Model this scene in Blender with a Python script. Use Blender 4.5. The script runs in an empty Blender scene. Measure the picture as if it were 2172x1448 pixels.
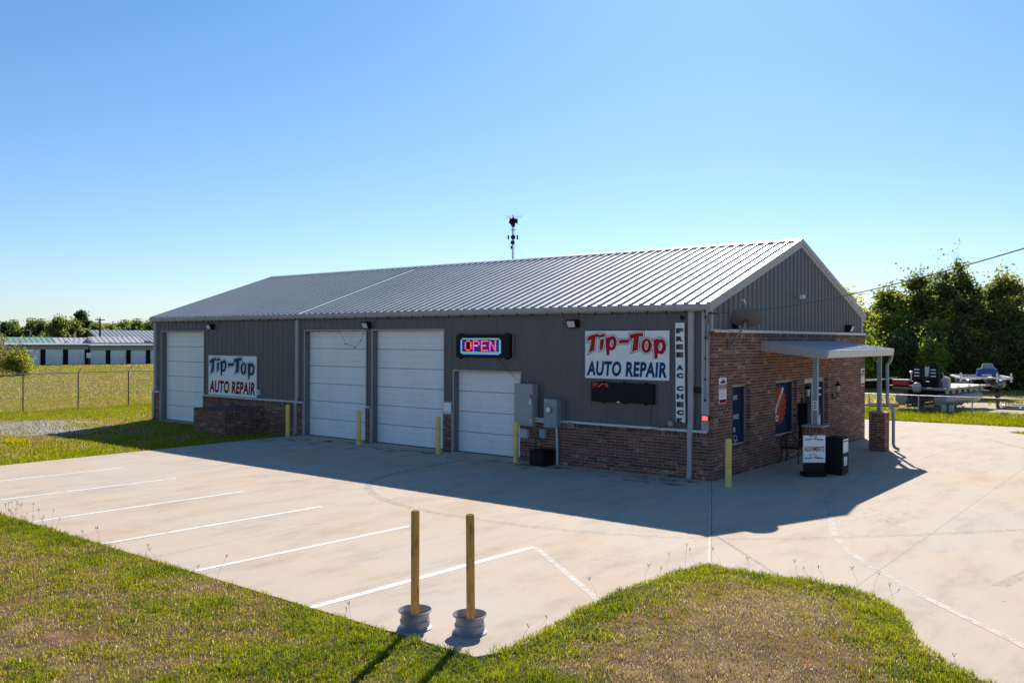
import bpy, math, random
import numpy as np
from mathutils import Vector, Matrix
random.seed(7); rng = np.random.default_rng(7)
SC = bpy.context.scene
COL = SC.collection
PI = math.pi

# ------------------------------------------------------------ camera
CAM = np.array([9.592, -20.066, 3.492])
yaw, pitch, roll, FPX = 0.6712, -0.0014, 0.0029, 1848.7
cy, sy = math.cos(yaw), math.sin(yaw)
fwd = Vector((-sy*math.cos(pitch), cy*math.cos(pitch), math.sin(pitch)))
r0 = Vector((cy, sy, 0)); u0 = r0.cross(fwd)
rt = r0*math.cos(roll) + u0*math.sin(roll); up = -r0*math.sin(roll) + u0*math.cos(roll)
cd = bpy.data.cameras.new('camera'); cam = bpy.data.objects.new('camera', cd); COL.objects.link(cam)
cam.matrix_world = Matrix(((rt.x, up.x, -fwd.x, CAM[0]), (rt.y, up.y, -fwd.y, CAM[1]), (rt.z, up.z, -fwd.z, CAM[2]), (0, 0, 0, 1)))
cd.sensor_width = 36; cd.lens = FPX/2172*36; cd.clip_end = 6000; cd.clip_start = 0.1
SC.camera = cam

# ------------------------------------------------------------ world, sun, exposure
SUNV = Vector((-2.664, 5.601, 4.42)).normalized()
w = bpy.data.worlds.new('World'); SC.world = w; w.use_nodes = True
nt = w.node_tree; nt.nodes.clear()
out = nt.nodes.new('ShaderNodeOutputWorld'); bg = nt.nodes.new('ShaderNodeBackground'); sky = nt.nodes.new('ShaderNodeTexSky')
sky.sky_type = 'NISHITA'; sky.sun_disc = False
sky.sun_elevation = math.asin(SUNV.z); sky.sun_rotation = math.atan2(SUNV.x, SUNV.y)
sky.air_density = 1.0; sky.dust_density = 0.3; sky.ozone_density = 2.5; sky.altitude = 100
hs = nt.nodes.new('ShaderNodeHueSaturation'); hs.inputs['Saturation'].default_value = 1.0
tn = nt.nodes.new('ShaderNodeMix'); tn.data_type = 'RGBA'; tn.blend_type = 'MULTIPLY'; tn.inputs['Factor'].default_value = 1; tn.inputs['B'].default_value = (.60, .92, 1.19, 1)
tc = nt.nodes.new('ShaderNodeTexCoord'); sx_ = nt.nodes.new('ShaderNodeSeparateXYZ'); nt.links.new(tc.outputs['Generated'], sx_.inputs[0])
rp = nt.nodes.new('ShaderNodeValToRGB'); rp.color_ramp.elements[0].position = 0; rp.color_ramp.elements[0].color = (.70, .80, 1.16, 1); rp.color_ramp.elements[1].position = .42; rp.color_ramp.elements[1].color = (.49, .81, 1.03, 1)
e_ = rp.color_ramp.elements.new(.13); e_.color = (.68, .81, 1.05, 1); rp.color_ramp.interpolation = 'B_SPLINE'
nt.links.new(sx_.outputs['Z'], rp.inputs[0]); nt.links.new(rp.outputs[0], tn.inputs['B'])
nt.links.new(sky.outputs[0], tn.inputs['A']); nt.links.new(tn.outputs['Result'], hs.inputs['Color'])
nt.links.new(hs.outputs[0], bg.inputs[0]); bg.inputs[1].default_value = 0.090
nt.links.new(bg.outputs[0], out.inputs[0])
sd = bpy.data.lights.new('sun', 'SUN'); so = bpy.data.objects.new('sun', sd); COL.objects.link(so)
sd.energy = 5.0; sd.angle = math.radians(0.5); sd.color = (1.0, 0.93, 0.83)
so.rotation_euler = SUNV.to_track_quat('Z', 'Y').to_euler(); so.location = (-20, 40, 40)
vs = SC.view_settings; vs.view_transform = 'Standard'; vs.look = 'None'; vs.gamma = 1; vs.exposure = 0.5; vs.use_curve_mapping = False

# ------------------------------------------------------------ materials
def srgb(h):
    h = h.lstrip('#'); c = [int(h[i:i+2], 16)/255 for i in (0, 2, 4)]
    return tuple((x/12.92 if x <= .04045 else ((x+.055)/1.055)**2.4) for x in c)
def mat(name, col, rough=.6, metal=0, noise=0, nscale=4, bump=0, bscale=60, emis=None, estr=0, spec=None, nstretch=(1, 1, 1), col2=None, ntype=0):
    m = bpy.data.materials.new(name); m.use_nodes = True; t = m.node_tree; b = t.nodes['Principled BSDF']
    b.inputs['Base Color'].default_value = (*col, 1); b.inputs['Roughness'].default_value = rough; b.inputs['Metallic'].default_value = metal
    if spec is not None: b.inputs['Specular IOR Level'].default_value = spec
    if emis: b.inputs['Emission Color'].default_value = (*emis, 1); b.inputs['Emission Strength'].default_value = estr
    if noise or bump:
        g = t.nodes.new('ShaderNodeNewGeometry'); mp = t.nodes.new('ShaderNodeMapping'); mp.inputs['Scale'].default_value = nstretch
        t.links.new(g.outputs['Position'], mp.inputs[0])
    if noise:
        n = t.nodes.new('ShaderNodeTexNoise'); n.inputs['Scale'].default_value = nscale; n.inputs['Detail'].default_value = 6; n.inputs['Roughness'].default_value = .65
        t.links.new(mp.outputs[0], n.inputs['Vector'])
        r = t.nodes.new('ShaderNodeValToRGB'); r.color_ramp.elements[0].position = .3; r.color_ramp.elements[1].position = .7
        c2 = col2 if col2 else tuple(min(1, x*(1+noise)) for x in col); c1 = tuple(x*(1-noise) for x in col) if not col2 else col
        r.color_ramp.elements[0].color = (*c1, 1); r.color_ramp.elements[1].color = (*c2, 1)
        t.links.new(n.outputs['Fac'], r.inputs[0]); t.links.new(r.outputs[0], b.inputs['Base Color'])
        rr = t.nodes.new('ShaderNodeMapRange'); rr.inputs['To Min'].default_value = max(0, rough-.08); rr.inputs['To Max'].default_value = min(1, rough+.1)
        t.links.new(n.outputs['Fac'], rr.inputs['Value']); t.links.new(rr.outputs[0], b.inputs['Roughness'])
    if bump:
        n2 = t.nodes.new('ShaderNodeTexNoise'); n2.inputs['Scale'].default_value = bscale; n2.inputs['Detail'].default_value = 4
        t.links.new(mp.outputs[0], n2.inputs['Vector'])
        bp = t.nodes.new('ShaderNodeBump'); bp.inputs['Strength'].default_value = bump; bp.inputs['Distance'].default_value = .01
        t.links.new(n2.outputs['Fac'], bp.inputs['Height']); t.links.new(bp.outputs[0], b.inputs['Normal'])
    return m

M = {}
M['mortar'] = mat('mortar', (.42, .35, .31), .95, noise=.2, nscale=9, bump=.5, bscale=120)
BR = [((.20, .083, .048), .2), ((.165, .066, .042), .25), ((.13, .054, .038), .25), ((.24, .108, .066), .25), ((.10, .045, .036), .25), ((.19, .076, .047), .25), ((.27, .15, .10), .25), ((.21, .09, .055), .3)]
def brick_mat(i, c, n, fleck):
    m = mat('brick_%d' % i, c, .88, noise=n, nscale=14, bump=.7, bscale=90)
    t = m.node_tree; b = t.nodes['Principled BSDF']
    src = b.inputs['Base Color'].links[0].from_socket
    g = t.nodes.new('ShaderNodeNewGeometry'); nn = t.nodes.new('ShaderNodeTexNoise'); nn.inputs['Scale'].default_value = 13; nn.inputs['Detail'].default_value = 3
    t.links.new(g.outputs['Position'], nn.inputs['Vector'])
    r = t.nodes.new('ShaderNodeValToRGB'); r.color_ramp.elements[0].position = fleck; r.color_ramp.elements[1].position = fleck+.06
    t.links.new(nn.outputs['Fac'], r.inputs[0])
    mx = t.nodes.new('ShaderNodeMix'); mx.data_type = 'RGBA'; t.links.new(r.outputs[0], mx.inputs['Factor'])
    t.links.new(src, mx.inputs['A']); mx.inputs['B'].default_value = (.50, .40, .33, 1); t.links.new(mx.outputs['Result'], b.inputs['Base Color'])
    return m
for i, (c, n) in enumerate(BR): M['b%d' % i] = brick_mat(i, c, n, .565 if i in (3, 6) else .64)
BMATS = [M['b%d' % i] for i in range(8)]
M['siding'] = mat('charcoal_siding', (.100, .098, .110), .36, noise=.12, nscale=2.2, nstretch=(1, 1, .25), spec=.5)
M['trim'] = mat('pale_trim', (.40, .385, .385), .5, noise=.1, nscale=5, nstretch=(1, 1, .4))
M['trim_dark'] = mat('jamb_trim', (.17, .165, .17), .5, noise=.1, nscale=3)
M['ledge'] = mat('ledge_flashing', (.62, .60, .60), .45, noise=.1, nscale=6)
M['white_door'] = mat('white_door_steel', (.84, .84, .85), .42, noise=.06, nscale=1.6, nstretch=(1, 1, .35), bump=.12, bscale=160)
M['white'] = mat('white_paint', (.8, .8, .79), .5)
M['sign_white'] = mat('sign_white', (.85, .85, .85), .45, noise=.04, nscale=3)
M['sign_red'] = mat('sign_red', (.42, .012, .012), .6, spec=.2)
M['sign_maroon'] = mat('sign_maroon', (.26, .006, .008), .7, spec=.1)
M['sign_blue'] = mat('sign_blue', (.012, .045, .14), .6, spec=.2)
M['sign_navy'] = mat('sign_navy', (.018, .018, .04), .6, spec=.2)
M['black'] = mat('black_plastic', (.010, .010, .012), .6, noise=.3, nscale=8, spec=.2)
M['black_rough'] = mat('black_iron', (.02, .016, .015), .6, noise=.3, nscale=10)
M['letter_black'] = mat('letter_black', (.012, .012, .012), .5)
M['yellow'] = mat('faded_yellow_paint', (.82, .57, .15), .55, noise=.18, nscale=6, bump=.2)
M['grey_box'] = mat('grey_enclosure', (.33, .34, .35), .45, noise=.08, nscale=3)
M['grey_box2'] = mat('galvanised_grey', (.24, .29, .33), .45, noise=.1, nscale=5)
M['pvc'] = mat('grey_conduit', (.50, .53, .56), .4)
M['glass'] = mat('dark_glass', (.012, .014, .02), .06, spec=.8)
M['lamp_glass'] = mat('lamp_lens', (.65, .66, .66), .15)
M['poster_blue'] = mat('poster_blue', (.007, .022, .085), .7, spec=.1)
M['poster_dark'] = mat('poster_dark', (.010, .012, .03), .7, spec=.1)
M['poster_orange'] = mat('poster_orange', (.40, .065, .022), .7, spec=.1)
M['poster_red'] = mat('poster_red', (.35, .02, .03), .4)
M['chrome'] = mat('satin_metal', (.62, .63, .65), .28, metal=.9)
M['galv'] = mat('galvanised_steel', (.42, .43, .44), .42, metal=.6, noise=.15, nscale=6)
M['dark_galv'] = mat('weathered_fence_steel', (.14, .135, .13), .55, metal=.4)
M['dish'] = mat('dish_grey', (.13, .13, .128), .6)
M['bark'] = mat('bark', (.10, .08, .062), .9, noise=.35, nscale=12, bump=.8, bscale=30)
M['wire'] = mat('wire_black', (.02, .02, .022), .6)
M['alu'] = mat('brushed_aluminium', (.27, .28, .30), .42, metal=.5, noise=.12, nscale=4)
M['deck'] = mat('deck_board', (.45, .445, .40), .6, noise=.1, nscale=4)
M['rubber'] = mat('rubber', (.02, .02, .02), .8)
M['red_plastic'] = mat('red_plastic', (.48, .02, .035), .4)
M['blue_cover'] = mat('blue_cover', (.01, .07, .32), .5, noise=.2, nscale=4)
M['dark_trim'] = mat('dark_green_trim', (.010, .014, .015), .8, spec=.15)
M['beige_metal'] = mat('beige_metal', (.36, .335, .30), .6, noise=.08, nscale=1, nstretch=(1, 1, .3))
M['tan'] = mat('tan_plastic', (.42, .33, .22), .6)
M['wood'] = mat('weathered_wood', (.09, .06, .045), .8, noise=.3, nscale=5)
M['rim'] = mat('painted_wheel_steel', (.30, .31, .34), .42, metal=.35, noise=.18, nscale=9, bump=.2)
def E_(name, c, s): M[name] = mat(name, (.02, .02, .02), .5, emis=c, estr=s*.55)
E_('led_red', (1, .03, .05), 2.6); E_('led_pink', (1, .25, .6), 1.6); E_('led_cyan', (.25, .8, .95), 1.2); E_('led_blue', (.05, .08, 1), 1.5); E_('led_green', (.1, .7, .35), 1.0); E_('led_warm', (1, .8, .4), 1.6); E_('alarm_red', (1, .12, .08), 2.0); E_('led_dim', (1, .02, .05), .7)

def nodes(m): return m.node_tree, m.node_tree.nodes['Principled BSDF']
# roofing: galvalume
M['roof'] = mat('galvalume_roof', (.62, .61, .61), .45, metal=.1, noise=.05, nscale=1.2, nstretch=(1, .3, 1))
M['roof_blue'] = mat('canopy_roof', (.55, .56, .58), .4, metal=.35)
# rusted yellow posts
m = mat('rusty_yellow_post', (.80, .38, .08), .6, noise=.2, nscale=6, nstretch=(1, 1, .25), bump=.3, bscale=80); M['rust_post'] = m
t, b = nodes(m); src = b.inputs['Base Color'].links[0].from_socket
g = t.nodes.new('ShaderNodeNewGeometry'); mp = t.nodes.new('ShaderNodeMapping'); mp.inputs['Scale'].default_value = (14, 14, 2.2)
n = t.nodes.new('ShaderNodeTexNoise'); n.inputs['Scale'].default_value = 1.6; n.inputs['Detail'].default_value = 8; n.inputs['Roughness'].default_value = .7
t.links.new(g.outputs['Position'], mp.inputs[0]); t.links.new(mp.outputs[0], n.inputs['Vector'])
r = t.nodes.new('ShaderNodeValToRGB'); r.color_ramp.elements[0].position = .50; r.color_ramp.elements[1].position = .66
mx = t.nodes.new('ShaderNodeMix'); mx.data_type = 'RGBA'; t.links.new(n.outputs['Fac'], r.inputs[0]); t.links.new(r.outputs[0], mx.inputs['Factor'])
t.links.new(src, mx.inputs['A']); mx.inputs['B'].default_value = (.24, .09, .03, 1); t.links.new(mx.outputs['Result'], b.inputs['Base Color'])

# concrete
def concrete():
    m = bpy.data.materials.new('broom_finished_concrete'); m.use_nodes = True; t = m.node_tree; b = t.nodes['Principled BSDF']
    b.inputs['Roughness'].default_value = .85; b.inputs['Specular IOR Level'].default_value = .25
    g = t.nodes.new('ShaderNodeNewGeometry')
    def noise(sc, det, st=(1, 1, 1), rough=.6):
        mp = t.nodes.new('ShaderNodeMapping'); mp.inputs['Scale'].default_value = st; t.links.new(g.outputs['Position'], mp.inputs[0])
        n = t.nodes.new('ShaderNodeTexNoise'); n.inputs['Scale'].default_value = sc; n.inputs['Detail'].default_value = det; n.inputs['Roughness'].default_value = rough
        t.links.new(mp.outputs[0], n.inputs['Vector']); return n.outputs['Fac']
    def ramp(s, stops):
        r = t.nodes.new('ShaderNodeValToRGB'); e = r.color_ramp.elements
        e[0].position, e[0].color = stops[0][0], (*stops[0][1], 1); e[1].position, e[1].color = stops[-1][0], (*stops[-1][1], 1)
        for p, c in stops[1:-1]: x = e.new(p); x.color = (*c, 1)
        t.links.new(s, r.inputs[0]); return r.outputs[0]
    def mix(a, bb, f, mode='MULTIPLY'):
        x = t.nodes.new('ShaderNodeMix'); x.data_type = 'RGBA'; x.blend_type = mode
        if isinstance(f, float): x.inputs['Factor'].default_value = f
        else: t.links.new(f, x.inputs['Factor'])
        t.links.new(a, x.inputs['A'])
        if isinstance(bb, tuple): x.inputs['B'].default_value = (*bb, 1)
        else: t.links.new(bb, x.inputs['B'])
        return x.outputs['Result']
    c = ramp(noise(.22, 5, (1, 1.5, 1)), [(.34, (.535, .405, .295)), (.5, (.54, .437, .345)), (.66, (.515, .44, .37))])
    c = mix(c, ramp(noise(1.1, 9, (1.4, .5, 1), .7), [(.32, (.80, .79, .78)), (.5, (1, 1, 1)), (.7, (1.06, 1.06, 1.05))]), 1.0)
    c = mix(c, ramp(noise(55, 3), [(.3, (.88, .88, .88)), (.7, (1.08, 1.08, 1.08))]), 1.0)
    # small dark spots and tyre scuffs
    c = mix(c, ramp(noise(3.2, 4, (1, .25, 1), .75), [(.25, (.72, .70, .68)), (.36, (1, 1, 1))]), 1.0)
    c = mix(c, ramp(noise(8.5, 2), [(.22, (.35, .33, .32)), (.255, (1, 1, 1))]), 1.0)
    t.links.new(c, b.inputs['Base Color'])
    bp = t.nodes.new('ShaderNodeBump'); bp.inputs['Strength'].default_value = .35; bp.inputs['Distance'].default_value = .006
    t.links.new(noise(70, 5, (1, .25, 1)), bp.inputs['Height']); t.links.new(bp.outputs[0], b.inputs['Normal'])
    return m
M['concrete'] = concrete()
def worn_paint(name, col, thr):
    m = bpy.data.materials.new(name); m.use_nodes = True; t = m.node_tree; b = t.nodes['Principled BSDF']
    b.inputs['Base Color'].default_value = (*col, 1); b.inputs['Roughness'].default_value = .7
    tr = t.nodes.new('ShaderNodeBsdfTransparent'); mx = t.nodes.new('ShaderNodeMixShader'); o = t.nodes['Material Output']
    g = t.nodes.new('ShaderNodeNewGeometry'); n = t.nodes.new('ShaderNodeTexNoise'); n.inputs['Scale'].default_value = 7; n.inputs['Detail'].default_value = 9; n.inputs['Roughness'].default_value = .75
    t.links.new(g.outputs['Position'], n.inputs['Vector'])
    r = t.nodes.new('ShaderNodeMapRange'); r.inputs['From Min'].default_value = thr-.16; r.inputs['From Max'].default_value = thr+.16
    t.links.new(n.outputs['Fac'], r.inputs['Value']); t.links.new(r.outputs[0], mx.inputs[0])
    t.links.new(tr.outputs[0], mx.inputs[1]); t.links.new(b.outputs[0], mx.inputs[2]); t.links.new(mx.outputs[0], o.inputs[0])
    return m
M['paint'] = worn_paint('worn_white_paint', (.80, .79, .77), .36)
M['paint_faint'] = worn_paint('faded_white_paint', (.68, .66, .63), .50)
M['paint_pink'] = worn_paint('faded_red_paint', (.60, .42, .37), .40); M['paint_ghost'] = worn_paint('ghost_paint', (.57, .53, .48), .52)
M['joint'] = worn_paint('dark_joint', (.12, .105, .09), .47)
M['joint_soft'] = worn_paint('faint_joint', (.20, .17, .15), .54)
M['joint_white'] = worn_paint('pale_joint_filler', (.62, .62, .62), .42)
M['stain'] = worn_paint('dark_stain', (.07, .065, .06), .55)

def attr_mat(name, transl=.35, rough=.7, val=1.7):
    m = bpy.data.materials.new(name); m.use_nodes = True; t = m.node_tree; b = t.nodes['Principled BSDF']
    a = t.nodes.new('ShaderNodeAttribute'); a.attribute_name = 'tint'
    b.inputs['Roughness'].default_value = rough; b.inputs['Specular IOR Level'].default_value = .25
    t.links.new(a.outputs['Color'], b.inputs['Base Color'])
    if transl:
        tl = t.nodes.new('ShaderNodeBsdfTranslucent'); t.links.new(a.outputs['Color'], tl.inputs[0])
        hv = t.nodes.new('ShaderNodeHueSaturation'); hv.inputs['Saturation'].default_value = 1.15; hv.inputs['Value'].default_value = val
        t.links.new(a.outputs['Color'], hv.inputs['Color']); t.links.new(hv.outputs[0], tl.inputs[0])
        mx = t.nodes.new('ShaderNodeMixShader'); mx.inputs[0].default_value = transl
        t.links.new(b.outputs[0], mx.inputs[1]); t.links.new(tl.outputs[0], mx.inputs[2]); t.links.new(mx.outputs[0], t.nodes['Material Output'].inputs[0])
    return m
M['blade'] = attr_mat('grass_blades', .45); M['leaf'] = attr_mat('leaves', .5, val=3.0); M['soil'] = attr_mat('lawn_thatch', 0, .95)
M['stone'] = attr_mat('gravel_stones', 0, .9)
def field():
    m = bpy.data.materials.new('field_grass'); m.use_nodes = True; t = m.node_tree; b = t.nodes['Principled BSDF']
    b.inputs['Roughness'].default_value = .95; b.inputs['Specular IOR Level'].default_value = .1
    g = t.nodes.new('ShaderNodeNewGeometry')
    def nz(s, d, st=(1, 1, 1)):
        mp = t.nodes.new('ShaderNodeMapping'); mp.inputs['Scale'].default_value = st; t.links.new(g.outputs['Position'], mp.inputs[0])
        n = t.nodes.new('ShaderNodeTexNoise'); n.inputs['Scale'].default_value = s; n.inputs['Detail'].default_value = d; n.inputs['Roughness'].default_value = .65
        t.links.new(mp.outputs[0], n.inputs['Vector']); return n.outputs['Fac']
    r = t.nodes.new('ShaderNodeValToRGB'); e = r.color_ramp.elements
    e[0].position = .34; e[0].color = (.13, .155, .022, 1); e[1].position = .66; e[1].color = (.27, .21, .075, 1); x = e.new(.5); x.color = (.20, .205, .035, 1)
    t.links.new(nz(.12, 6), r.inputs[0])
    r2 = t.nodes.new('ShaderNodeValToRGB'); e = r2.color_ramp.elements; e[0].position = .3; e[0].color = (.55, .55, .5, 1); e[1].position = .62; e[1].color = (1.15, 1.15, 1.1, 1)
    t.links.new(nz(1.6, 8), r2.inputs[0])
    mx = t.nodes.new('ShaderNodeMix'); mx.data_type = 'RGBA'; mx.blend_type = 'MULTIPLY'; mx.inputs['Factor'].default_value = 1
    t.links.new(r.outputs[0], mx.inputs['A']); t.links.new(r2.outputs[0], mx.inputs['B']); t.links.new(mx.outputs['Result'], b.inputs['Base Color'])
    bp = t.nodes.new('ShaderNodeBump'); bp.inputs['Strength'].default_value = 1; bp.inputs['Distance'].default_value = .15
    t.links.new(nz(5, 5), bp.inputs['Height']); t.links.new(bp.outputs[0], b.inputs['Normal'])
    return m
M['field'] = field()
M['dirt'] = mat('gravel_lot', (.36, .33, .14), .95, noise=.25, col2=(.56, .45, .31), nscale=.35, bump=.8, bscale=8)

# ------------------------------------------------------------ builders
WL = {}
def tag(o, label=None, cat=None, group=None, kind=None):
    if label: o['label'] = label
    if cat: o['category'] = cat
    if group: o['group'] = group
    if kind: o['kind'] = kind
    return o
def thing(name, label, cat, loc=(0, 0, 0), rz=0, group=None):
    o = bpy.data.objects.new(name, None); COL.objects.link(o); o.empty_display_size = .2
    o.location = loc; o.rotation_euler = (0, 0, rz); WL[o.name] = Vector(loc)
    return tag(o, label, cat, group)
class MB:
    def __init__(s): s.v = []; s.f = []; s.m = []; s.cur = 0
    def add(s, vs, fs):
        k = len(s.v); s.v += [tuple(v) for v in vs]; s.f += [tuple(k+i for i in f) for f in fs]; s.m += [s.cur]*len(fs); return s
    def box(s, x0, y0, z0, x1, y1, z1):
        return s.add([(x0, y0, z0), (x1, y0, z0), (x1, y1, z0), (x0, y1, z0), (x0, y0, z1), (x1, y0, z1), (x1, y1, z1), (x0, y1, z1)],
                     [(0, 3, 2, 1), (4, 5, 6, 7), (0, 1, 5, 4), (1, 2, 6, 5), (2, 3, 7, 6), (3, 0, 4, 7)])
    def quad(s, a, b, c, d): return s.add([a, b, c, d], [(0, 1, 2, 3)])
    def prism(s, pts, axis, a, b):
        # pts 2D polygon in the other two axes (cyclic order), swept along axis from a to b
        n = len(pts)
        def P(p, t):
            return {0: (t, p[0], p[1]), 1: (p[0], t, p[1]), 2: (p[0], p[1], t)}[axis]
        vs = [P(p, a) for p in pts]+[P(p, b) for p in pts]
        fs = [tuple(range(n))[::-1], tuple(range(n, 2*n))]+[(i, (i+1) % n, n+(i+1) % n, n+i) for i in range(n)]
        return s.add(vs, fs)
    def tube(s, pts, r, n=8, cap=True):
        pts = [Vector(p) for p in pts]; rs = r if isinstance(r, (list, tuple)) else [r]*len(pts); vs = []; pu = None
        for i, p in enumerate(pts):
            d = (pts[min(i+1, len(pts)-1)]-pts[max(i-1, 0)]).normalized()
            if pu is None: pu = d.cross(Vector((0, 0, 1)) if abs(d.z) < .9 else Vector((1, 0, 0))).normalized()
            else: pu = (pu-d*pu.dot(d)).normalized()
            q = d.cross(pu)
            for k in range(n): a = 2*PI*k/n; vs.append(p+(pu*math.cos(a)+q*math.sin(a))*rs[i])
        fs = [(i*n+k, i*n+(k+1) % n, (i+1)*n+(k+1) % n, (i+1)*n+k) for i in range(len(pts)-1) for k in range(n)]
        if cap: fs += [tuple(range(n))[::-1], tuple(range((len(pts)-1)*n, len(pts)*n))]
        return s.add(vs, fs)
    def lathe(s, prof, c=(0, 0, 0), n=24, axis=None):
        vs = []; A = Vector(axis).normalized() if axis else Vector((0, 0, 1))
        q = Vector((0, 0, 1)).rotation_difference(A); c = Vector(c)
        for r, z in prof:
            for k in range(n): a = 2*PI*k/n; vs.append(c+q @ Vector((r*math.cos(a), r*math.sin(a), z)))
        fs = [(i*n+k, i*n+(k+1) % n, (i+1)*n+(k+1) % n, (i+1)*n+k) for i in range(len(prof)-1) for k in range(n)]
        return s.add(vs, fs)
    def bar(s, a, b, wx, wz, upv=(0, 0, 1)):
        a = Vector(a); b = Vector(b); d = (b-a).normalized(); u = Vector(upv)
        sd_ = d.cross(u)
        if sd_.length < 1e-4: sd_ = Vector((1, 0, 0))
        sd_.normalize(); u = sd_.cross(d)
        vs = [p+sd_*(i*wx/2)+u*(j*wz/2) for p in (a, b) for i, j in ((-1, -1), (1, -1), (1, 1), (-1, 1))]
        return s.add(vs, [(0, 1, 2, 3)[::-1], (4, 5, 6, 7), (0, 1, 5, 4), (1, 2, 6, 5), (2, 3, 7, 6), (3, 0, 4, 7)])
    def build(s, name, mats, parent=None, smooth=False, bevel=0, kind=None, label=None):
        me = bpy.data.meshes.new(name)
        base = WL[parent.name] if parent else Vector((0, 0, 0))
        me.from_pydata([(v[0]-base[0], v[1]-base[1], v[2]-base[2]) for v in s.v], [], s.f)
        mats = mats if isinstance(mats, (list, tuple)) else [mats]
        for q in mats: me.materials.append(M[q] if isinstance(q, str) else q)
        if len(mats) > 1: me.polygons.foreach_set('material_index', s.m)
        if smooth:
            me.polygons.foreach_set('use_smooth', [True]*len(me.polygons))
            try: me.set_sharp_from_angle(angle=math.radians(40))
            except Exception: pass
        me.update()
        import bmesh
        bm = bmesh.new(); bm.from_mesh(me); bmesh.ops.recalc_face_normals(bm, faces=bm.faces[:])
        if bevel: bmesh.ops.bevel(bm, geom=bm.edges[:], offset=bevel, segments=2, affect='EDGES', clamp_overlap=True)
        bm.to_mesh(me); bm.free()
        o = bpy.data.objects.new(name, me); COL.objects.link(o)
        if parent: o.parent = parent; WL[o.name] = base.copy()
        else: WL[o.name] = Vector((0, 0, 0))
        if kind: o['kind'] = kind
        if label: o['label'] = label
        return o
def copy_tree(o, parent=None):
    c = o.copy(); COL.objects.link(c); c.parent = parent
    for ch in list(o.children): copy_tree(ch, c)
    return c
def fast_mesh(name, V, F, tint, mtl, parent=None, kind=None):
    """V (n,3), F (m,k) same k, tint (n,3)"""
    me = bpy.data.meshes.new(name); n, (m_, k) = len(V), F.shape
    base = WL[parent.name] if parent else (0, 0, 0)
    V = np.asarray(V, np.float32)-np.array(base, np.float32)
    me.vertices.add(n); me.vertices.foreach_set('co', V.ravel())
    me.loops.add(m_*k); me.loops.foreach_set('vertex_index', F.astype(np.int32).ravel())
    me.polygons.add(m_); me.polygons.foreach_set('loop_start', np.arange(0, m_*k, k, dtype=np.int32))
    me.update(calc_edges=True)
    if tint is not None:
        a = me.attributes.new('tint', 'FLOAT_COLOR', 'POINT'); t4 = np.ones((n, 4), np.float32); t4[:, :3] = tint; a.data.foreach_set('color', t4.ravel())
    me.materials.append(mtl); me.validate()
    o = bpy.data.objects.new(name, me); COL.objects.link(o)
    if parent: o.parent = parent
    WL[o.name] = Vector(base)
    if kind: o['kind'] = kind
    return o
_perm = rng.random((256, 256))
def vnoise(x, y, s):
    x = np.asarray(x)*s+1000.3; y = np.asarray(y)*s+1000.7; xi = np.floor(x).astype(int); yi = np.floor(y).astype(int); fx = x-xi; fy = y-yi
    fx = fx*fx*(3-2*fx); fy = fy*fy*(3-2*fy); g = lambda a, b: _perm[a % 256, b % 256]
    return (g(xi, yi)*(1-fx)+g(xi+1, yi)*fx)*(1-fy)+(g(xi, yi+1)*(1-fx)+g(xi+1, yi+1)*fx)*fy
def fbm(x, y, s, o=4):
    r = 0; a = .5; t_ = 0
    for i in range(o): r = r+a*vnoise(x, y, s*2**i); t_ += a; a *= .55
    return r/t_

# ============================================================ SETTING
def sheet(name, pts, z, mtl, kind='structure', thick=.2):
    b = MB(); b.prism(pts, 2, z-thick, z); return b.build(name, mtl, kind=kind)
# ground to the horizon
g = MB(); g.quad((-2500, -400, -.04), (2500, -400, -.04), (2500, 3500, -.04), (-2500, 3500, -.04)); tag(g.build('ground', 'field'), kind='structure')
island = [(3.30, -12.78), (3.5, -12.3), (3.44, -11.7), (3.38, -11.0), (3.40, -10.3), (3.36, -9.6), (3.41, -8.8), (3.45, -8.1), (3.60, -7.6), (4.1, -7.68), (4.65, -7.64), (5.16, -7.54), (5.69, -7.55), (6.08, -7.78), (6.5, -8.22), (6.74, -8.75), (6.95, -9.25), (7.3, -9.72), (7.8, -10.1), (8.6, -10.6), (9.6, -11.3), (10.6, -12.6), (11.4, -14.5), (12, -18)]
slab = [(-16.4, -12.8)]+island+[(12.5, -30), (40, -30), (40, 17.0), (12, 17.2), (4.3, 17.7), (3.7, 18.06), (4.6, 19.2), (6.5, 20.9), (3.84, 20.75), (1.2, 20.6), (-1.1, 20.4), (-8, 20.2), (-8, 12.5), (-16.4, 12.5)]
sheet('concrete_lot', slab, 0, 'concrete')
sheet('gravel_lot', [(-18, 26.2), (0, 26.8), (40, 27.5), (40, 56), (-18, 54)], -.03, 'dirt', thick=.05)
def strip(name, pts, wd, z, mtl, label=None, w2=None):
    b = MB(); P = [Vector((x, y, 0)) for x, y in pts]; L = []
    for i, p in enumerate(P):
        d = (P[min(i+1, len(P)-1)]-P[max(i-1, 0)]).normalized(); nrm = Vector((-d.y, d.x, 0)); ww = wd if w2 is None else wd+(w2-wd)*i/(len(P)-1)
        L.append((p+nrm*ww/2, p-nrm*ww/2))
    for i in range(len(P)-1):
        a, b_ = L[i]; c_, d_ = L[i+1]; b.quad((a.x, a.y, z), (b_.x, b_.y, z), (d_.x, d_.y, z), (c_.x, c_.y, z))
    o = b.build(name, mtl, kind='structure'); return o
for x, y0, y1, wd in ((-13.5, -12.7, -8.05, .1), (-10.75, -12.7, -8.15, .1), (-7.8, -12.7, -8.2, .1), (-5.0, -12.75, -8.25, .1), (-2.2, -12.75, -8.45, .1), (.6, -12.8, -8.3, .13)):
    strip('parking_line', [(x-.12, y0), (x+.12, y1)], wd, .004, 'paint')
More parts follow.
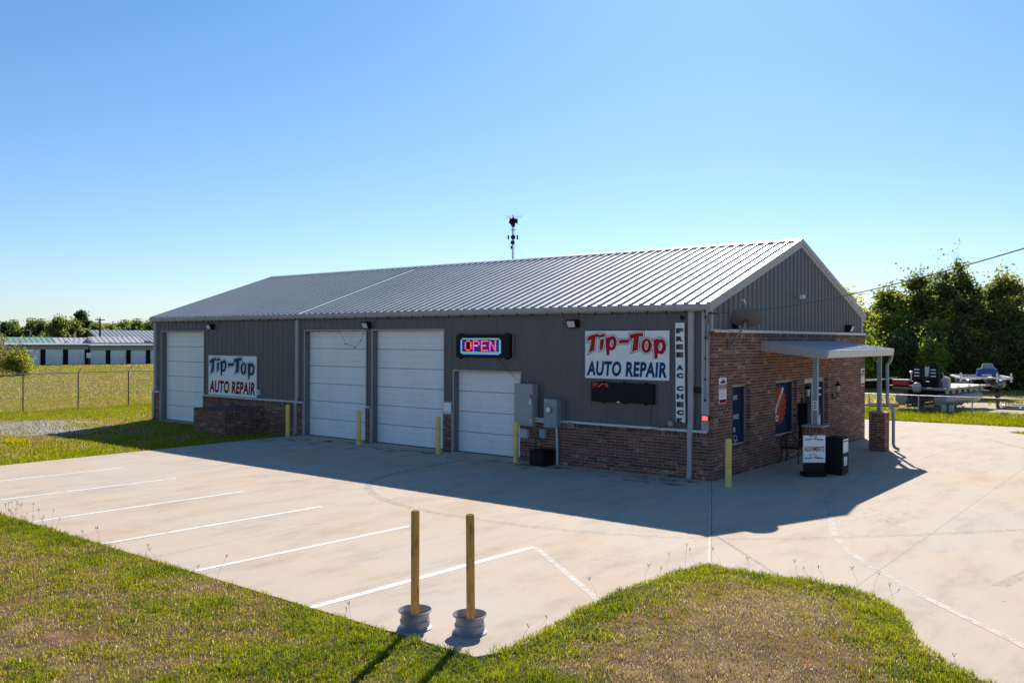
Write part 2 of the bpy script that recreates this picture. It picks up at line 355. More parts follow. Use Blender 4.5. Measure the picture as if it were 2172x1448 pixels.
strip('parking_line', [(.8, -8.32), (3.4, -10.3)], .1, .004, 'paint_faint')
strip('parking_line', [(-15.1, -11), (-14.3, -9.4)], .1, .004, 'paint_faint')
def smooth(pts, k=6):
    P = [Vector((*p, 0)) for p in pts]; o = []
    for i in range(len(P)-1):
        p0, p1, p2, p3 = P[max(i-1, 0)], P[i], P[i+1], P[min(i+2, len(P)-1)]
        for j in range(k):
            t_ = j/k; q = .5*((2*p1)+(-p0+p2)*t_+(2*p0-5*p1+4*p2-p3)*t_*t_+(-p0+3*p1-3*p2+p3)*t_**3); o.append((q.x, q.y))
    o.append((P[-1].x, P[-1].y)); return o
strip('kerb_marking', smooth([(6.64, -7.26), (6.2, -6.8), (5.36, -5.76), (4.9, -5.1), (4.33, -3.98), (3.85, -2.74), (3.31, -1.28), (2.95, -.09), (2.76, .96), (2.68, 2.06), (2.69, 3.23), (2.73, 4.75), (2.88, 5.9), (2.93, 7.45), (3.03, 9.63), (3.28, 11.26), (3.73, 12.62)]), .12, .004, 'paint_ghost')
strip('kerb_marking', smooth([(6.64, -7.26), (7.25, -7.86), (7.98, -8.58), (8.8, -9.5)]), .11, .004, 'paint_pink')
for pts, wd, mt in (([(0.02, -.05), (3.57, -7.55)], .020, 'joint_white'), ([(.03, -.05), (3.62, -7.55)], .016, 'joint'), ([(5.69, 17), (5.72, -7.4)], .014, 'joint_soft'), ([(-16.3, -4.1), (0, -4.1)], .010, 'joint_soft'), ([(-9.0, 0), (-9.0, -12.7)], .012, 'joint_soft'), ([(-3.6, -.1), (-3.6, -12.7)], .012, 'joint_soft'),
                    ([(.3, -12.7), (.42, -4.2)], .01, 'joint_soft'), ([(0.0, 12.6), (3.75, 17.9)], .018, 'joint_soft'), ([(-.2, 16.65), (1.73, 21)], .02, 'joint_soft'), ([(0, -4.1), (0, -.1)], .01, 'joint_soft')):
    o = strip('slab_joint', pts, wd, .004 if mt != 'joint' else .006, mt)
b = MB()
for x, y, s_ in ((.62, -1.27, .12), (.70, -1.52, .05), (.83, -1.85, .07)):
    for k in range(5):
        a = rng.random()*6.28; b.add([(x+math.cos(a+q)*s_*rng.uniform(.5, 1.3), y+math.sin(a+q)*s_*.6*rng.uniform(.5, 1.3), .008) for q in np.linspace(0, 6.28, 7)[:-1]], [(0, 1, 2, 3, 4, 5)]) if k == 0 else None
for i in range(60):
    x = 3.6+rng.random()*1.6; y = -3.1+rng.random()*2.0+(x-4)*.2; s_ = rng.uniform(.01, .04)
    b.add([(x+math.cos(q)*s_*rng.uniform(.6, 2.2), y+math.sin(q)*s_*rng.uniform(.5, 1), .005) for q in np.linspace(0, 6.28, 6)[:-1]], [(0, 1, 2, 3, 4)])
b.build('oil_stains', 'stain', kind='structure')
M['scuff'] = worn_paint('tyre_scuff', (.38, .325, .275), .60); M['drip'] = worn_paint('door_grime', (.10, .09, .085), .56)
for pts in ([(-7.4, -.8), (-6.4, -5.5), (-2.5, -7.2), (3, -5.6), (9, 1)], [(7.3, -6), (8.2, 0), (7.4, 8), (3.5, 15)], [(9.0, -6), (9.9, 0), (9.2, 8), (5.5, 16)]): strip('tyre_mark', smooth(pts, 10), .20, .005, 'scuff')
b = MB()
for k_ in range(90):
    x = rng.uniform(-16, 0); y = -.35-abs(rng.normal(0, .6)); s_ = rng.uniform(.04, .28)
    b.add([(x+math.cos(q)*s_*rng.uniform(.7, 1.5), y+math.sin(q)*s_*rng.uniform(.3, .7), .0055+k_*1e-5) for q in np.linspace(0, 6.28, 9)[:-1]], [tuple(range(8))])
b.build('door_grime', 'drip', kind='structure')

# ---------------- grass
G1 = np.array([.33, .32, .018]); G2 = np.array([.14, .185, .014]); GY = np.array([.46, .37, .045]); BRN = np.array([.31, .18, .09]); BRD = np.array([.14, .085, .06]); STR = np.array([.62, .50, .34])
def tri_in(pts, x, y):
    P = np.array(pts); inside = np.zeros(len(x), bool); j = len(P)-1
    for i in range(len(P)):
        xi, yi = P[i]; xj, yj = P[j]
        c_ = ((yi > y) != (yj > y)) & (x < (xj-xi)*(y-yi)/(yj-yi+1e-12)+xi); inside ^= c_; j = i
    return inside
def blades(name, X, Y, Z, H, W, C, label, cat, lean=.45, kind='stuff'):
    n = len(X); a = rng.random(n)*2*PI; dx = np.cos(a)*W/2; dy = np.sin(a)*W/2; la = rng.random(n)*2*PI; ll = np.abs(rng.normal(0, lean, n))*H
    V = np.zeros((n, 5, 3), np.float32); V[:, 0] = np.c_[X-dx, Y-dy, Z-.01]; V[:, 1] = np.c_[X+dx, Y+dy, Z-.01]
    mx_, my_ = X+np.cos(la)*ll*.35, Y+np.sin(la)*ll*.35
    V[:, 2] = np.c_[mx_+dx*.8, my_+dy*.8, Z+H*.6]; V[:, 3] = np.c_[mx_-dx*.8, my_-dy*.8, Z+H*.6]; V[:, 4] = np.c_[X+np.cos(la)*ll, Y+np.sin(la)*ll, Z+H*np.sqrt(np.clip(1-(ll/H/1.6)**2, .3, 1))]
    k = np.arange(n)[:, None]*5
    F = np.concatenate([k+np.array([0, 1, 2]), k+np.array([0, 2, 3]), k+np.array([3, 2, 4])])
    o = fast_mesh(name, V.reshape(-1, 3), F, np.repeat(C, 5, axis=0), M['blade'], kind=kind); tag(o, label, cat); return o
def green(x, y, zone):
    """0 dead .. 1 lush"""
    f = fbm(x, y, .9, 4); f2 = fbm(x+40, y-9, 3.1, 3)
    if zone == 'fore':
        edge = np.clip((y+13.75)/.9, 0, 1)
        g_ = .45+1.9*(f-.5)+1.1*(f2-.5)+.42*edge+np.clip((x-.2)/3, 0, .35)
    elif zone == 'island':
        d = np.min(np.stack([np.hypot(x-px, y-py) for px, py in DENSE]), axis=0)
        g_ = 1.25-d*.85+1.1*(f2-.5)+.6*(f-.5)
        g_ = np.where(d > .95, np.maximum(np.minimum(g_, .38+1.7*(f2-.5)), .15), g_)
    else: g_ = .62+1.2*(f-.5)+.5*(f2-.5)
    return np.clip(g_, 0, 1)
DENSE = []
for i in range(len(island)-4):
    for q in np.linspace(0, 1, 5)[:-1]: DENSE.append((island[i][0]*(1-q)+island[i+1][0]*q, island[i][1]*(1-q)+island[i+1][1]*q))
def tintof(g_, n, pn=None):
    r = rng.random(n)[:, None] if pn is None else np.clip(rng.random(n)+(pn-.5)*2.2, 0, 1)[:, None]; gg = g_[:, None]
    lush = G1*r+G2*(1-r); dry = np.where(r < .48, BRN, np.where(r < .76, STR, BRD)); ye = GY
    u = rng.random(n)[:, None]
    c = np.where(u < gg**1.35, lush, np.where(u < gg**.6, ye*.9, dry))
    return c*rng.uniform(.7, 1.25, n)[:, None]
fore_poly = [(-12, -12.86), (3.38, -12.86), (3.5, -12.3), (3.44, -11.7), (3.38, -11.0), (3.40, -10.3), (3.36, -9.6), (3.41, -8.8), (3.45, -8.1), (3.60, -7.6), (4.1, -7.68), (4.65, -7.64), (5.16, -7.54), (5.69, -7.55), (6.08, -7.78), (6.5, -8.22), (6.74, -8.75), (6.95, -9.25), (7.3, -9.72), (7.8, -10.1), (8.6, -10.6), (9.6, -11.3), (10.6, -12.6), (10.6, -18), (-12, -18)]
def fz(x, y):
    m1 = np.exp(-(((x-5.3)/2.0)**2+((y+10.2)/1.9)**2))*.16
    return .012+m1+.02*(fbm(x, y, 2.2, 3)-.5)
# lawn base (fine grid, thatch colours)
gx = np.arange(-12, 11, .06); gy = np.arange(-18, -7.4, .06); XX, YY = np.meshgrid(gx, gy); xx, yy = XX.ravel(), YY.ravel()
ins = tri_in(fore_poly, xx, yy) & (yy > -17.6)
isl = (xx > 3.3) & (yy > -12.6)
gg = np.where(isl, green(xx, yy, 'island'), green(xx, yy, 'fore'))
fine = fbm(xx, yy, 7, 3)
base = (BRN*.6)[None]*(1-gg[:, None])+(np.array([.05, .06, .015]))[None]*gg[:, None]
base = base*(.15+1.6*fine[:, None])*(.6+1.0*fbm(xx+13, yy+5, 1.7, 3)[:, None]); zz = fz(xx, yy)
nx_, ny_ = len(gx), len(gy); idx = np.arange(nx_*ny_).reshape(ny_, nx_)
Q = np.stack([idx[:-1, :-1], idx[:-1, 1:], idx[1:, 1:], idx[1:, :-1]], -1).reshape(-1, 4); Q = Q[ins[Q].all(1)]
fast_mesh('lawn_ground', np.c_[xx, yy, zz], Q, base, M['soil'], kind='structure')
def scatter(poly, n, x0, x1, y0, y1):
    x = rng.uniform(x0, x1, n); y = rng.uniform(y0, y1, n); k = tri_in(poly, x, y); return x[k], y[k]
vis = [(-12, -12.84), (3.38, -12.84), (3.47, -12.3), (3.42, -11.7), (3.36, -11.0), (3.38, -10.3), (3.34, -9.6), (3.39, -8.8), (3.43, -8.1), (3.60, -7.56), (4.1, -7.64), (4.65, -7.60), (5.16, -7.5), (5.69, -7.5), (6.1, -7.74), (6.54, -8.2), (6.78, -8.75), (7.0, -9.25), (7.3, -9.68), (7.8, -10.06), (8.6, -10.56), (9.4, -11.3), (8.5, -11.3), (0, -17.2), (-1.0, -17.2), (-12, -12.9)]
x, y = scatter(vis, 620000, -12, 9.6, -17.2, -7.4)
isl = (x > 3.3) & (y > -12.7); g_ = np.where(isl, green(x, y, 'island'), green(x, y, 'fore'))
keep = rng.random(len(x)) < (.6+.4*g_)*np.clip((x+12)/2.5, .4, 1); x, y, g_ = x[keep], y[keep], g_[keep]
clump = fbm(x, y, 5.5, 3)
H = (.024+.046*g_*np.clip(clump*2.6-.7, .15, 1.7))*rng.uniform(.45, 1.5, len(x)); W = rng.uniform(.005, .0105, len(x))*(.75+.4*g_)
blades('lawn_grass', x, y, fz(x, y), H, W, tintof(g_, len(x), fbm(x+13, y+5, 1.7, 3)), 'green and dry brown grass of the front verge and corner island', 'grass', lean=1.1)
# side lawn, left of the lot
side = [(-16.35, -13), (-16.35, -.4), (-16.1, -.05), (-26.6, -.05), (-26.6, 14), (-44, 14), (-44, -14)]
grav = [(-29.6, -7.2), (-30.2, -4.6), (-29.2, -3.0), (-27.4, -2.0), (-25.2, -2.2), (-23.6, -3.6), (-22.9, -4.6), (-23.6, -6.2), (-25.6, -7.6)]
x, y = scatter(side, 420000, -44, -16, -13.5, 12)
ing = tri_in(grav, x+.7*(fbm(x, y, 1.2)-.5), y+.9*(fbm(x+7, y, 1.2)-.5))
g_ = green(x, y, 'side'); edge = np.clip(1-(-16.35-x)/2.2, 0, 1); g_ = np.clip(g_+.5*edge*(y < -.5)+.25*(x < -30)*(x > -35.5), 0, 1)
nearg = np.clip(1-np.abs(np.hypot((x+26)/4.2, (y+4.6)/2.9)-1)/.35, 0, 1); g_ = np.clip(g_-.45*nearg, 0, 1)
keep = (~ing | (rng.random(len(x)) < .10+.8*(fbm(x, y, .8)+.25*np.clip(1-np.hypot((x+27)/4, (y+4.6)/2.4), -1, 1) < .555))) & (rng.random(len(x)) < np.clip(1.25-(-16-x)/34, .3, 1)); x, y, g_ = x[keep], y[keep], g_[keep]
H = (.03+.05*g_)*rng.uniform(.5, 1.4, len(x))*np.where(x < -34.3, 1.2, 1); W = rng.uniform(.010, .02, len(x))
SG = tintof(np.clip(g_*.95+.02, 0, 1), len(x))
blades('side_lawn_grass', x, y, np.full(len(x), -.035), H, W, SG, 'sunlit green grass beside the lot left of the workshop', 'grass', lean=.6)
# field beyond the left fence, coarse tufts
x = -35-83*rng.random(330000)**1.4; y = rng.uniform(-20, 60, 330000); ang = (x-CAM[0])*cy+(y-CAM[1])*sy; dp = -(x-CAM[0])*sy+(y-CAM[1])*cy
k = (ang/dp > -.62) & (ang/dp < -.38); x, y, dp = x[k], y[k], dp[k]; g_ = np.clip(.50+1.5*(fbm(x, y, .12)-.5)+.5*(fbm(x, y, .9)-.5), 0, 1)
blades('field_grass', x, y, np.full(len(x), -.05), rng.uniform(.04, .12, len(x)), rng.uniform(.016, .04, len(x))*dp/60, tintof(np.clip(g_*.8+.02, 0, 1), len(x)), 'open mown field between the wire fence and the storage units', 'grass', lean=.8)
# strip by the right fence
st = [(-9, 20.3), (-1.1, 20.5), (1.2, 20.7), (3.84, 20.85), (6.5, 21.0), (12, 21.2), (14, 29), (-9, 27)]
x, y = scatter(st, 90000, -9, 14, 20.2, 29); g_ = np.clip(green(x, y, 'side')+.3-np.clip((y-26)/3, 0, 1)*.5, 0, 1)
k = rng.random(len(x)) < np.clip(1.3-(y-25)/3.5, .1, 1); x, y, g_ = x[k], y[k], g_[k]
blades('verge_grass', x, y, np.full(len(x), -.035), rng.uniform(.06, .2, len(x))*(.5+.7*g_), rng.uniform(.012, .03, len(x)), tintof(np.clip(g_+.1, 0, 1), len(x)), 'bright green grass strip along the chain-link fence behind the lot', 'grass')
wd = [(3.75, 18.06), (4.35, 17.72), (12, 17.25), (14, 17.2), (14, 20), (6.5, 20.6), (4.7, 19.2)]
x, y = scatter(wd, 50000, 3.5, 14, 17, 21)
blades('corner_grass', x, y, np.full(len(x), -.035), rng.uniform(.05, .12, len(x)), rng.uniform(.012, .03, len(x)), tintof(np.full(len(x), .85), len(x)), 'wedge of green grass at the far right edge of the lot', 'grass')
# gravel
x, y = scatter(grav, 9000, -32, -21, -9, -.5); k_ = (fbm(x, y, .8)+.25*np.clip(1-np.hypot((x+27)/4, (y+4.6)/2.4), -1, 1)) > .555; x, y = x[k_], y[k_]; n = len(x); s_ = rng.uniform(.02, .07, n)
oct_ = np.array([(1, 0, 0), (0, 1, 0), (-1, 0, 0), (0, -1, 0), (0, 0, 1)]); V = np.stack([np.c_[x, y, np.full(n, -.04)]+oct_[i]*s_[:, None]*rng.uniform(.6, 1.3, (n, 3)) for i in range(5)], 1)
k = np.arange(n)[:, None]*5; F = np.concatenate([k+np.array(q) for q in ((0, 1, 4), (1, 2, 4), (2, 3, 4), (3, 0, 4))])
cc = np.repeat(np.array([.40, .36, .33])*rng.uniform(.5, 1.35, n)[:, None], 5, axis=0)
tag(fast_mesh('gravel', V.reshape(-1, 3), F, cc, M['stone'], kind='stuff'), 'patch of loose pale gravel in the left lawn', 'gravel')
sheet('gravel_bed', grav, -.025, mat('gravel_bed', (.26, .22, .185), .95, noise=.3, nscale=3, bump=1, bscale=20), thick=.05)
# dry seed-head stalks along the lawn edges
SX = [(-8.7, -12.85), (-8.4, -12.9), (-8.1, -12.82), (-7.9, -12.95), (-7.5, -12.9), (-7.2, -12.85), (-6.9, -12.9), (-6.6, -12.9), (-5.2, -12.9), (-5.05, -12.85), (-4.9, -12.9), (-3.4, -12.95), (-3.1, -12.9), (-1.9, -12.95), (-1.5, -12.9), (1.35, -13.0), (1.5, -13.0), (3.5, -12.2), (3.45, -11.8), (3.45, -10.5), (3.42, -9.3), (3.45, -9.0), (3.4, -8.6), (3.5, -8.2), (3.55, -8.0), (3.9, -7.75), (4.3, -7.7), (5.0, -7.65), (5.2, -7.65), (5.4, -7.62), (5.9, -7.75), (6.1, -7.85), (6.3, -8.0), (6.5, -8.3), (7.6, -10.1)]
for k in range(16): SX.append((-8.9+rng.random()*2.2, -12.85-rng.random()*.25))
b = MB()
for x, y in SX:
    h = rng.uniform(.14, .34)*(1 if x > -5 else 1.15); lx, ly = rng.normal(0, .07, 2); z0 = float(fz(np.array([x]), np.array([y]))[0])
    b.tube([(x, y, z0), (x+lx*.4, y+ly*.4, z0+h*.6), (x+lx, y+ly, z0+h)], .0016, 3, cap=False)
    for q in range(3):
        a = rng.random()*6.28; b.tube([(x+lx, y+ly, z0+h), (x+lx+math.cos(a)*.025, y+ly+math.sin(a)*.025, z0+h+.045)], .003, 3, cap=False)
M['stalk'] = mat('dry_stalk', (.24, .17, .11), .9)
tag(b.build('seed_stalks', 'stalk', kind='stuff'), 'thin dry seed stalks standing along the lawn edge', 'weeds')
b = MB(); b.lathe([(.065, -.01), (.085, .012), (.105, .03), (.11, .02)], (1.45, -14.69, .01), 16); b.cur = 1; b.lathe([(.066, .0), (.0, .001)], (1.45, -14.69, .012), 16)
hp = thing('pipe_sleeve', 'dark open pipe sleeve sunk in the front lawn', 'pipe', (1.45, -14.69, 0)); b.build('rim', ['black_rough', 'letter_black'], hp)
# yellow flowers tuft
x = rng.normal(-21.9, .26, 500); y = rng.normal(-7.4, .14, 500)
tag(blades('wildflowers', x, y, np.full(500, -.03), rng.uniform(.08, .17, 500), rng.uniform(.02, .04, 500), np.tile(np.array([.5, .40, .02]), (500, 1))*rng.uniform(.6, 1, 500)[:, None], 'clump of yellow wildflowers in the left lawn', 'flowers'))

# ============================================================ MAIN BUILDING
L, Wd, HR = 26.455, 12.514, 6.537
Z1, Z2 = 1.216, 3.738
bd = thing('auto_repair_shop', 'long charcoal metal workshop with brick base, white roll-up doors and pale metal roof', 'building', (-13, 6, 0))
FRONT_OPEN = [(-25.8, -22.55, 3.81), (-16.03, -12.75, 3.81), (-12.43, -9.15, 3.81), (-8.72, -6.09, 2.54)]
# unseen solid core, added to keep light from passing through the shell
b = MB(); b.box(-L+.12, .42, -.1, -.2, Wd-.12, 4.3); b.prism([(.42, 4.3), (Wd-.12, 4.3), (Wd/2, HR-.12)], 0, -L+.12, -.2); b.build('light_block_core', 'trim_dark', bd)
# slab apron inside the doors
# --- siding profile
def profile(u0, u1):
    pts = []; k = math.floor(u0/.305)-1
    while k*.305 < u1+.4:
        c_ = k*.305
        for du, d in ((-.05, 0), (-.022, .032), (.022, .032), (.05, 0), (.12, 0), (.130, .006), (.150, .006), (.16, 0), (.205-.01, 0), (.205, .006), (.225, .006), (.235, 0)):
            pts.append((c_+du, d))
        k += 1
    pts.sort(); return [p for p in pts if u0-1e-6 < p[0] < u1+1e-6]
def dep(u):
    k = round(u/.305)*.305; d = abs(u-k)
    return .032 if d <= .022 else (max(0, .032*(.05-d)/.028) if d < .05 else 0)
def siding(u0, u1, spans, place, name, parent):
    """spans(u)-> list of (z0,z1) functions; splits in ~.915 panels"""
    us = sorted(set([u0, u1]+[p[0] for p in profile(u0, u1)]+[e for e in spans.edges if u0 < e < u1]))
    prof = {round(p[0], 5): p[1] for p in profile(u0, u1)}
    cur = None; b = None
    def D(u): return prof.get(round(u, 5), dep(u))
    for a, c_ in zip(us[:-1], us[1:]):
        if c_-a < 1e-5: continue
        pid = math.floor(((a+c_)/2+.15)/.915)
        if pid != cur:
            if b and b.f: b.build(name, 'siding', parent)
            b = MB(); cur = pid
        for z0, z1a, z1b in spans((a+c_)/2, a, c_):
            b.quad(place(a, D(a), z0), place(c_, D(c_), z0), place(c_, D(c_), z1b), place(a, D(a), z1a))
    if b and b.f: b.build(name, 'siding', parent)
class FS:
    edges = [e for o in FRONT_OPEN for e in o[:2]]
    def __call__(s, m_, a, c_):
        for x0, x1, z in FRONT_OPEN:
            if x0 < m_ < x1: return [(z, 4.34, 4.34)]
        return [(Z1-.01, 4.34, 4.34)]
siding(-L+.1, -.1, FS(), lambda u, d, z: (u, .1-d, z), 'siding_panel', bd)
slope = (HR-4.42)/(Wd/2)
def roofz(y): return 4.36+slope*(Wd/2-abs(y-Wd/2))
class GS:
    edges = [Wd/2]
    def __call__(s, m_, a, c_): return [(Z2-.01, roofz(a)-.04, roofz(c_)-.04)]
siding(.1, Wd-.1, GS(), lambda u, d, z: (-.1+d, u, z), 'siding_panel', bd)
b = MB(); b.quad((-L+.1, .1, 0), (-L+.1, Wd-.1, 0), (-L+.1, Wd-.1, 4.3), (-L+.1, .1, 4.3)); b.add([(-L+.1, .1, 4.3), (-L+.1, Wd-.1, 4.3), (-L+.1, Wd/2, HR-.05)], [(0, 1, 2)]); b.quad((-L+.1, Wd-.1, 0), (-.1, Wd-.1, 0), (-.1, Wd-.1, 4.3), (-L+.1, Wd-.1, 4.3)); b.build('rear_siding', 'siding', bd)

# --- bricks
BRL = []   # (center, size(u,w,z), orientation 0=front(x) 1=gable(y), mat, owner)
def field_bricks(u0, u1, z0, rows, holes, ori, face, owner, corner=None, flip=1, cap='rowlock', thick=.095):
    """ori 0: face is plane y=face (outward -y), ori 1: plane x=face (outward +x); ori 2: plane x=face outward -x ; bricks run along u"""
    md, ch, j = .283, .0813, .012
    def put(a, c_, za, zb, mi):
        if c_-a < .025: return
        jit = rng.uniform(-.0025, .0025)
        if ori == 0: cen = ((a+c_)/2, face+thick/2+jit, (za+zb)/2); sz = (c_-a, thick, zb-za)
        elif ori == 1: cen = (face-thick/2+jit, (a+c_)/2, (za+zb)/2); sz = (thick, c_-a, zb-za)
        else: cen = (face+thick/2+jit, (a+c_)/2, (za+zb)/2); sz = (thick, c_-a, zb-za)
        BRL.append((cen, sz, mi, owner))
    def segs(a, c_, za, zb):
        out_ = [(a, c_)]
        for h0, h1, hz0, hz1 in holes:
            if zb <= hz0+.004 or za >= hz1-.004: continue
            nn = []
            for p, q in out_:
                if q <= h0 or p >= h1: nn.append((p, q)); continue
                if p < h0: nn.append((p, h0))
                if q > h1: nn.append((h1, q))
            out_ = nn
        return out_
    pick = lambda: int(rng.choice(8, p=[.2, .17, .15, .1, .1, .15, .05, .08]))
    for r_ in range(rows):
        za = z0+r_*ch; zb = za+ch-j; e0, e1 = u0, u1
        if corner is not None:
            cu, par = corner   # which end shares a corner, row parity that is shortened
            if (r_ % 2) == par: e0, e1 = (u0+.1, u1) if cu == 0 else (u0, u1-.1)
        a = e0-((r_ % 2)*.1415); 
        while a < e1:
            s0, s1 = max(a, e0), min(a+md-j, e1)
            for p, q in segs(s0, s1, za, zb): put(p, q, za, zb, pick())
            a += md
    if cap:
        za = z0+rows*ch; a = u0
        while a < u1:
            for p, q in segs(a, min(a+.079, u1), za, za+.155): put(p, q, za, za+.150, pick())
            a += .091
field_bricks(-L, -25.86, 0, 13, [], 0, 0, 'm')
field_bricks(-22.5, -16.09, 0, 13, [], 0, 0, 'm')
field_bricks(-12.70, -12.48, 0, 13, [], 0, 0, 'm')
field_bricks(-9.10, -8.77, 0, 13, [], 0, 0, 'm')
field_bricks(-6.04, 0, 0, 13, [], 0, 0, 'm', corner=(1, 1))
GH = [(1.24, 2.38, .73, 2.33), (4.14, 5.82, .73, 2.33), (6.44, 8.60, -.1, 2.33)]
field_bricks(0, Wd, 0, 44, [(0, .1, Z1+.0, 9)]+GH, 1, 0, 'm', corner=(0, 0))
# rowlock sills and window heads sit in the field; porch columns
PC = [(1.2, 3.02), (1.2, 8.86)]
for k_, (px, py) in enumerate(PC):
    own = 'c%d' % k_
    field_bricks(px, px+.49, 0, 13, [], 0, py, own, corner=(1, 1))
    field_bricks(py, py+.49, 0, 13, [], 1, px+.49, own, corner=(0, 0))
    field_bricks(py+.1, py+.49, 0, 13, [], 2, px, own)
# brick enclosure in front of the left bay
field_bricks(-20.4, -18.35, 0, 11, [], 0, -1.7, 'e', corner=(1, 1), cap=None)
field_bricks(-1.7, -.0, 0, 11, [], 1, -18.35, 'e', corner=(0, 0), cap=None)
# mortar backing
for x0, x1 in ((-L+.004, -25.864), (-22.496, -16.094), (-12.696, -12.484), (-9.096, -8.774), (-6.036, -.004)): b = MB(); b.box(x0, .007, -.1, x1, .3, Z1-.012); b.build('mortar_bed', 'mortar', bd)
b = MB()
us = [(.007, 1.24), (2.38, 4.14), (5.82, 6.44), (8.60, Wd-.004)]
for y0, y1 in us: b.box(-.3, y0 if y0 > .1 else .3, -.1, -.007, y1, Z2-.012)
b.box(-.3, .101, -.1, -.007, .3, Z2-.012)
for y0, y1, z0, z1 in GH:
    b.box(-.3, y0, z1, -.0075, y1, Z2-.012)
    if z0 > 0: b.box(-.3, y0, -.1, -.0075, y1, z0)
b.build('mortar_bed', 'mortar', bd)
b = MB()
for y0, y1, z0, z1 in GH:   # reveals in brick red: jamb faces, lintel and sill in header bricks
    for yy0, yy1 in ((y0-.006, y0+.002), (y1-.002, y1+.006)):
        z = max(z0, 0)
        while z < z1-.03:
            b.cur = random.randrange(8); b.box(-.15, yy0, z+.005, -.004, yy1, min(z+.070, z1)); z += .0813
    y = y0
    while y < y1-.01:
        b.cur = random.randrange(8); b.box(-.16, y, z1-.002, .012, min(y+.0577, y1), z1+.006)
        if z0 > 0: b.cur = random.randrange(8); b.box(-.16, y, z0-.06, .02, min(y+.0577, y1), z0+.004)
        y += .0677
b.build('reveal_bricks', BMATS, bd, kind='stuff')
# place bricks: the 300 nearest the viewer as single parts, the rest as courses
enc = thing('brick_enclosure', 'waist-high brick enclosure standing against the workshop left of the downspout', 'enclosure', (-19.4, -.85, 0))
b = MB(); b.box(-20.39, -1.692, -.1, -18.358, -.004, .885); b.cur = 1; b.box(-20.39, -1.69, .886, -18.36, -.004, .905); b.build('core', ['mortar', 'b2'], enc)
cols = []
for k_, (px, py) in enumerate(PC):
    own = MB(); own.box(px+.006, py+.006, -.02, px+.484, py+.49, 1.2); c_ = own.build('porch_column', 'mortar', bd); cols.append(c_)
    b = MB(); b.box(px-.035, py-.035, 1.212, px+.525, py+.525, 1.245); b.build('column_cap', 'mortar', c_)
owners = {'m': bd, 'c0': cols[0], 'c1': cols[1], 'e': enc}
def bdist(q): return np.linalg.norm(np.array(q[0])-CAM)
visb = sorted(BRL, key=bdist)
cnt = {'m': 0, 'c0': 0, 'c1': 0, 'e': 0}; lim = {'m': 240, 'c0': 60, 'c1': 0, 'e': 60}
pool = {}; rest = {k: MB() for k in cnt}
for cen, sz, mi, ow in visb:
    single = cnt[ow] < lim[ow]
    if ow == 'e' and cen[1] > -1.2 and cen[0] > -18.4: single = cnt[ow] < lim[ow]
    hx, hy, hz = sz[0]/2, sz[1]/2, sz[2]/2
    if single:
        cnt[ow] += 1; key = (round(sz[0], 3), round(sz[1], 3), round(sz[2], 3), mi)
        par = owners[ow]
        if key not in pool:
            q = MB(); q.box(-hx, -hy, -hz, hx, hy, hz); me = bpy.data.meshes.new('brick'); me.from_pydata(q.v, [], q.f); me.materials.append(BMATS[mi]); pool[key] = me
        o = bpy.data.objects.new('brick', pool[key]); COL.objects.link(o); o.parent = par; o.location = Vector(cen)-WL[par.name]
    else:
        r_ = rest[ow]; r_.cur = mi; r_.box(cen[0]-hx, cen[1]-hy, cen[2]-hz, cen[0]+hx, cen[1]+hy, cen[2]+hz)
for k_, r_ in rest.items():
    if r_.f:
        me = bpy.data.meshes.new('brick_courses'); base = WL[owners[k_].name]; me.from_pydata([tuple(Vector(v)-base) for v in r_.v], [], r_.f)
        for mm in BMATS: me.materials.append(mm)
        me.polygons.foreach_set('material_index', r_.m); o = bpy.data.objects.new('brick_courses', me); COL.objects.link(o); o.parent = owners[k_]; o['kind'] = 'stuff'

# --- ledges (flashing on top of the brick)
for x0, x1 in ((-L-.01, -25.84), (-22.52, -16.07), (-12.71, -12.47), (-9.12, -8.75), (-6.06, -.11)): b = MB(); b.box(x0, -.025, Z1, x1, .1, Z1+.03); b.box(x0, -.028, Z1-.03, x1, -.022, Z1+.03); b.build('ledge_flashing', 'ledge', bd)
b = MB(); b.box(-.1, .1, Z2, .03, Wd+.02, Z2+.045); b.box(.025, .1, Z2-.03, .033, Wd+.02, Z2+.04); b.build('ledge_flashing', 'ledge', bd)
# --- corner trims
b = MB(); b.box(-.30, .045, Z1+.03, -.115, .1, 4.28); b.box(-.118, .045, Z1+.03, -.104, .11, 4.28); b.build('corner_trim', 'trim', bd)
b = MB(); b.box(-.1, .1, Z2+.045, -.05, .2, 4.36); b.build('corner_trim', 'trim', bd)
b = MB(); b.box(-.1, Wd-.22, Z2+.045, -.05, Wd-.1, 4.36); b.build('corner_trim', 'trim', bd)
b = MB(); b.box(-L+.1, .04, Z1+.03, -L+.28, .1, 4.28); b.build('corner_trim', 'trim', bd)
# --- gutters
gp = [(.02, 4.42), (-.10, 4.42), (-.125, 4.40), (-.115, 4.33), (-.085, 4.27), (.02, 4.265)]
b = MB(); b.prism([(p[0], p[1]) for p in gp], 0, -L-.01, -.0); b.build('gutter', 'trim', bd)
b = MB(); b.box(-L, .021, 4.24, -.02, .1, 4.40); b.build('eave_trim', 'trim', bd)
b = MB(); b.prism([(Wd-p[0], p[1]) for p in gp], 0, -L-.01, -.0); b.build('gutter', 'trim', bd)
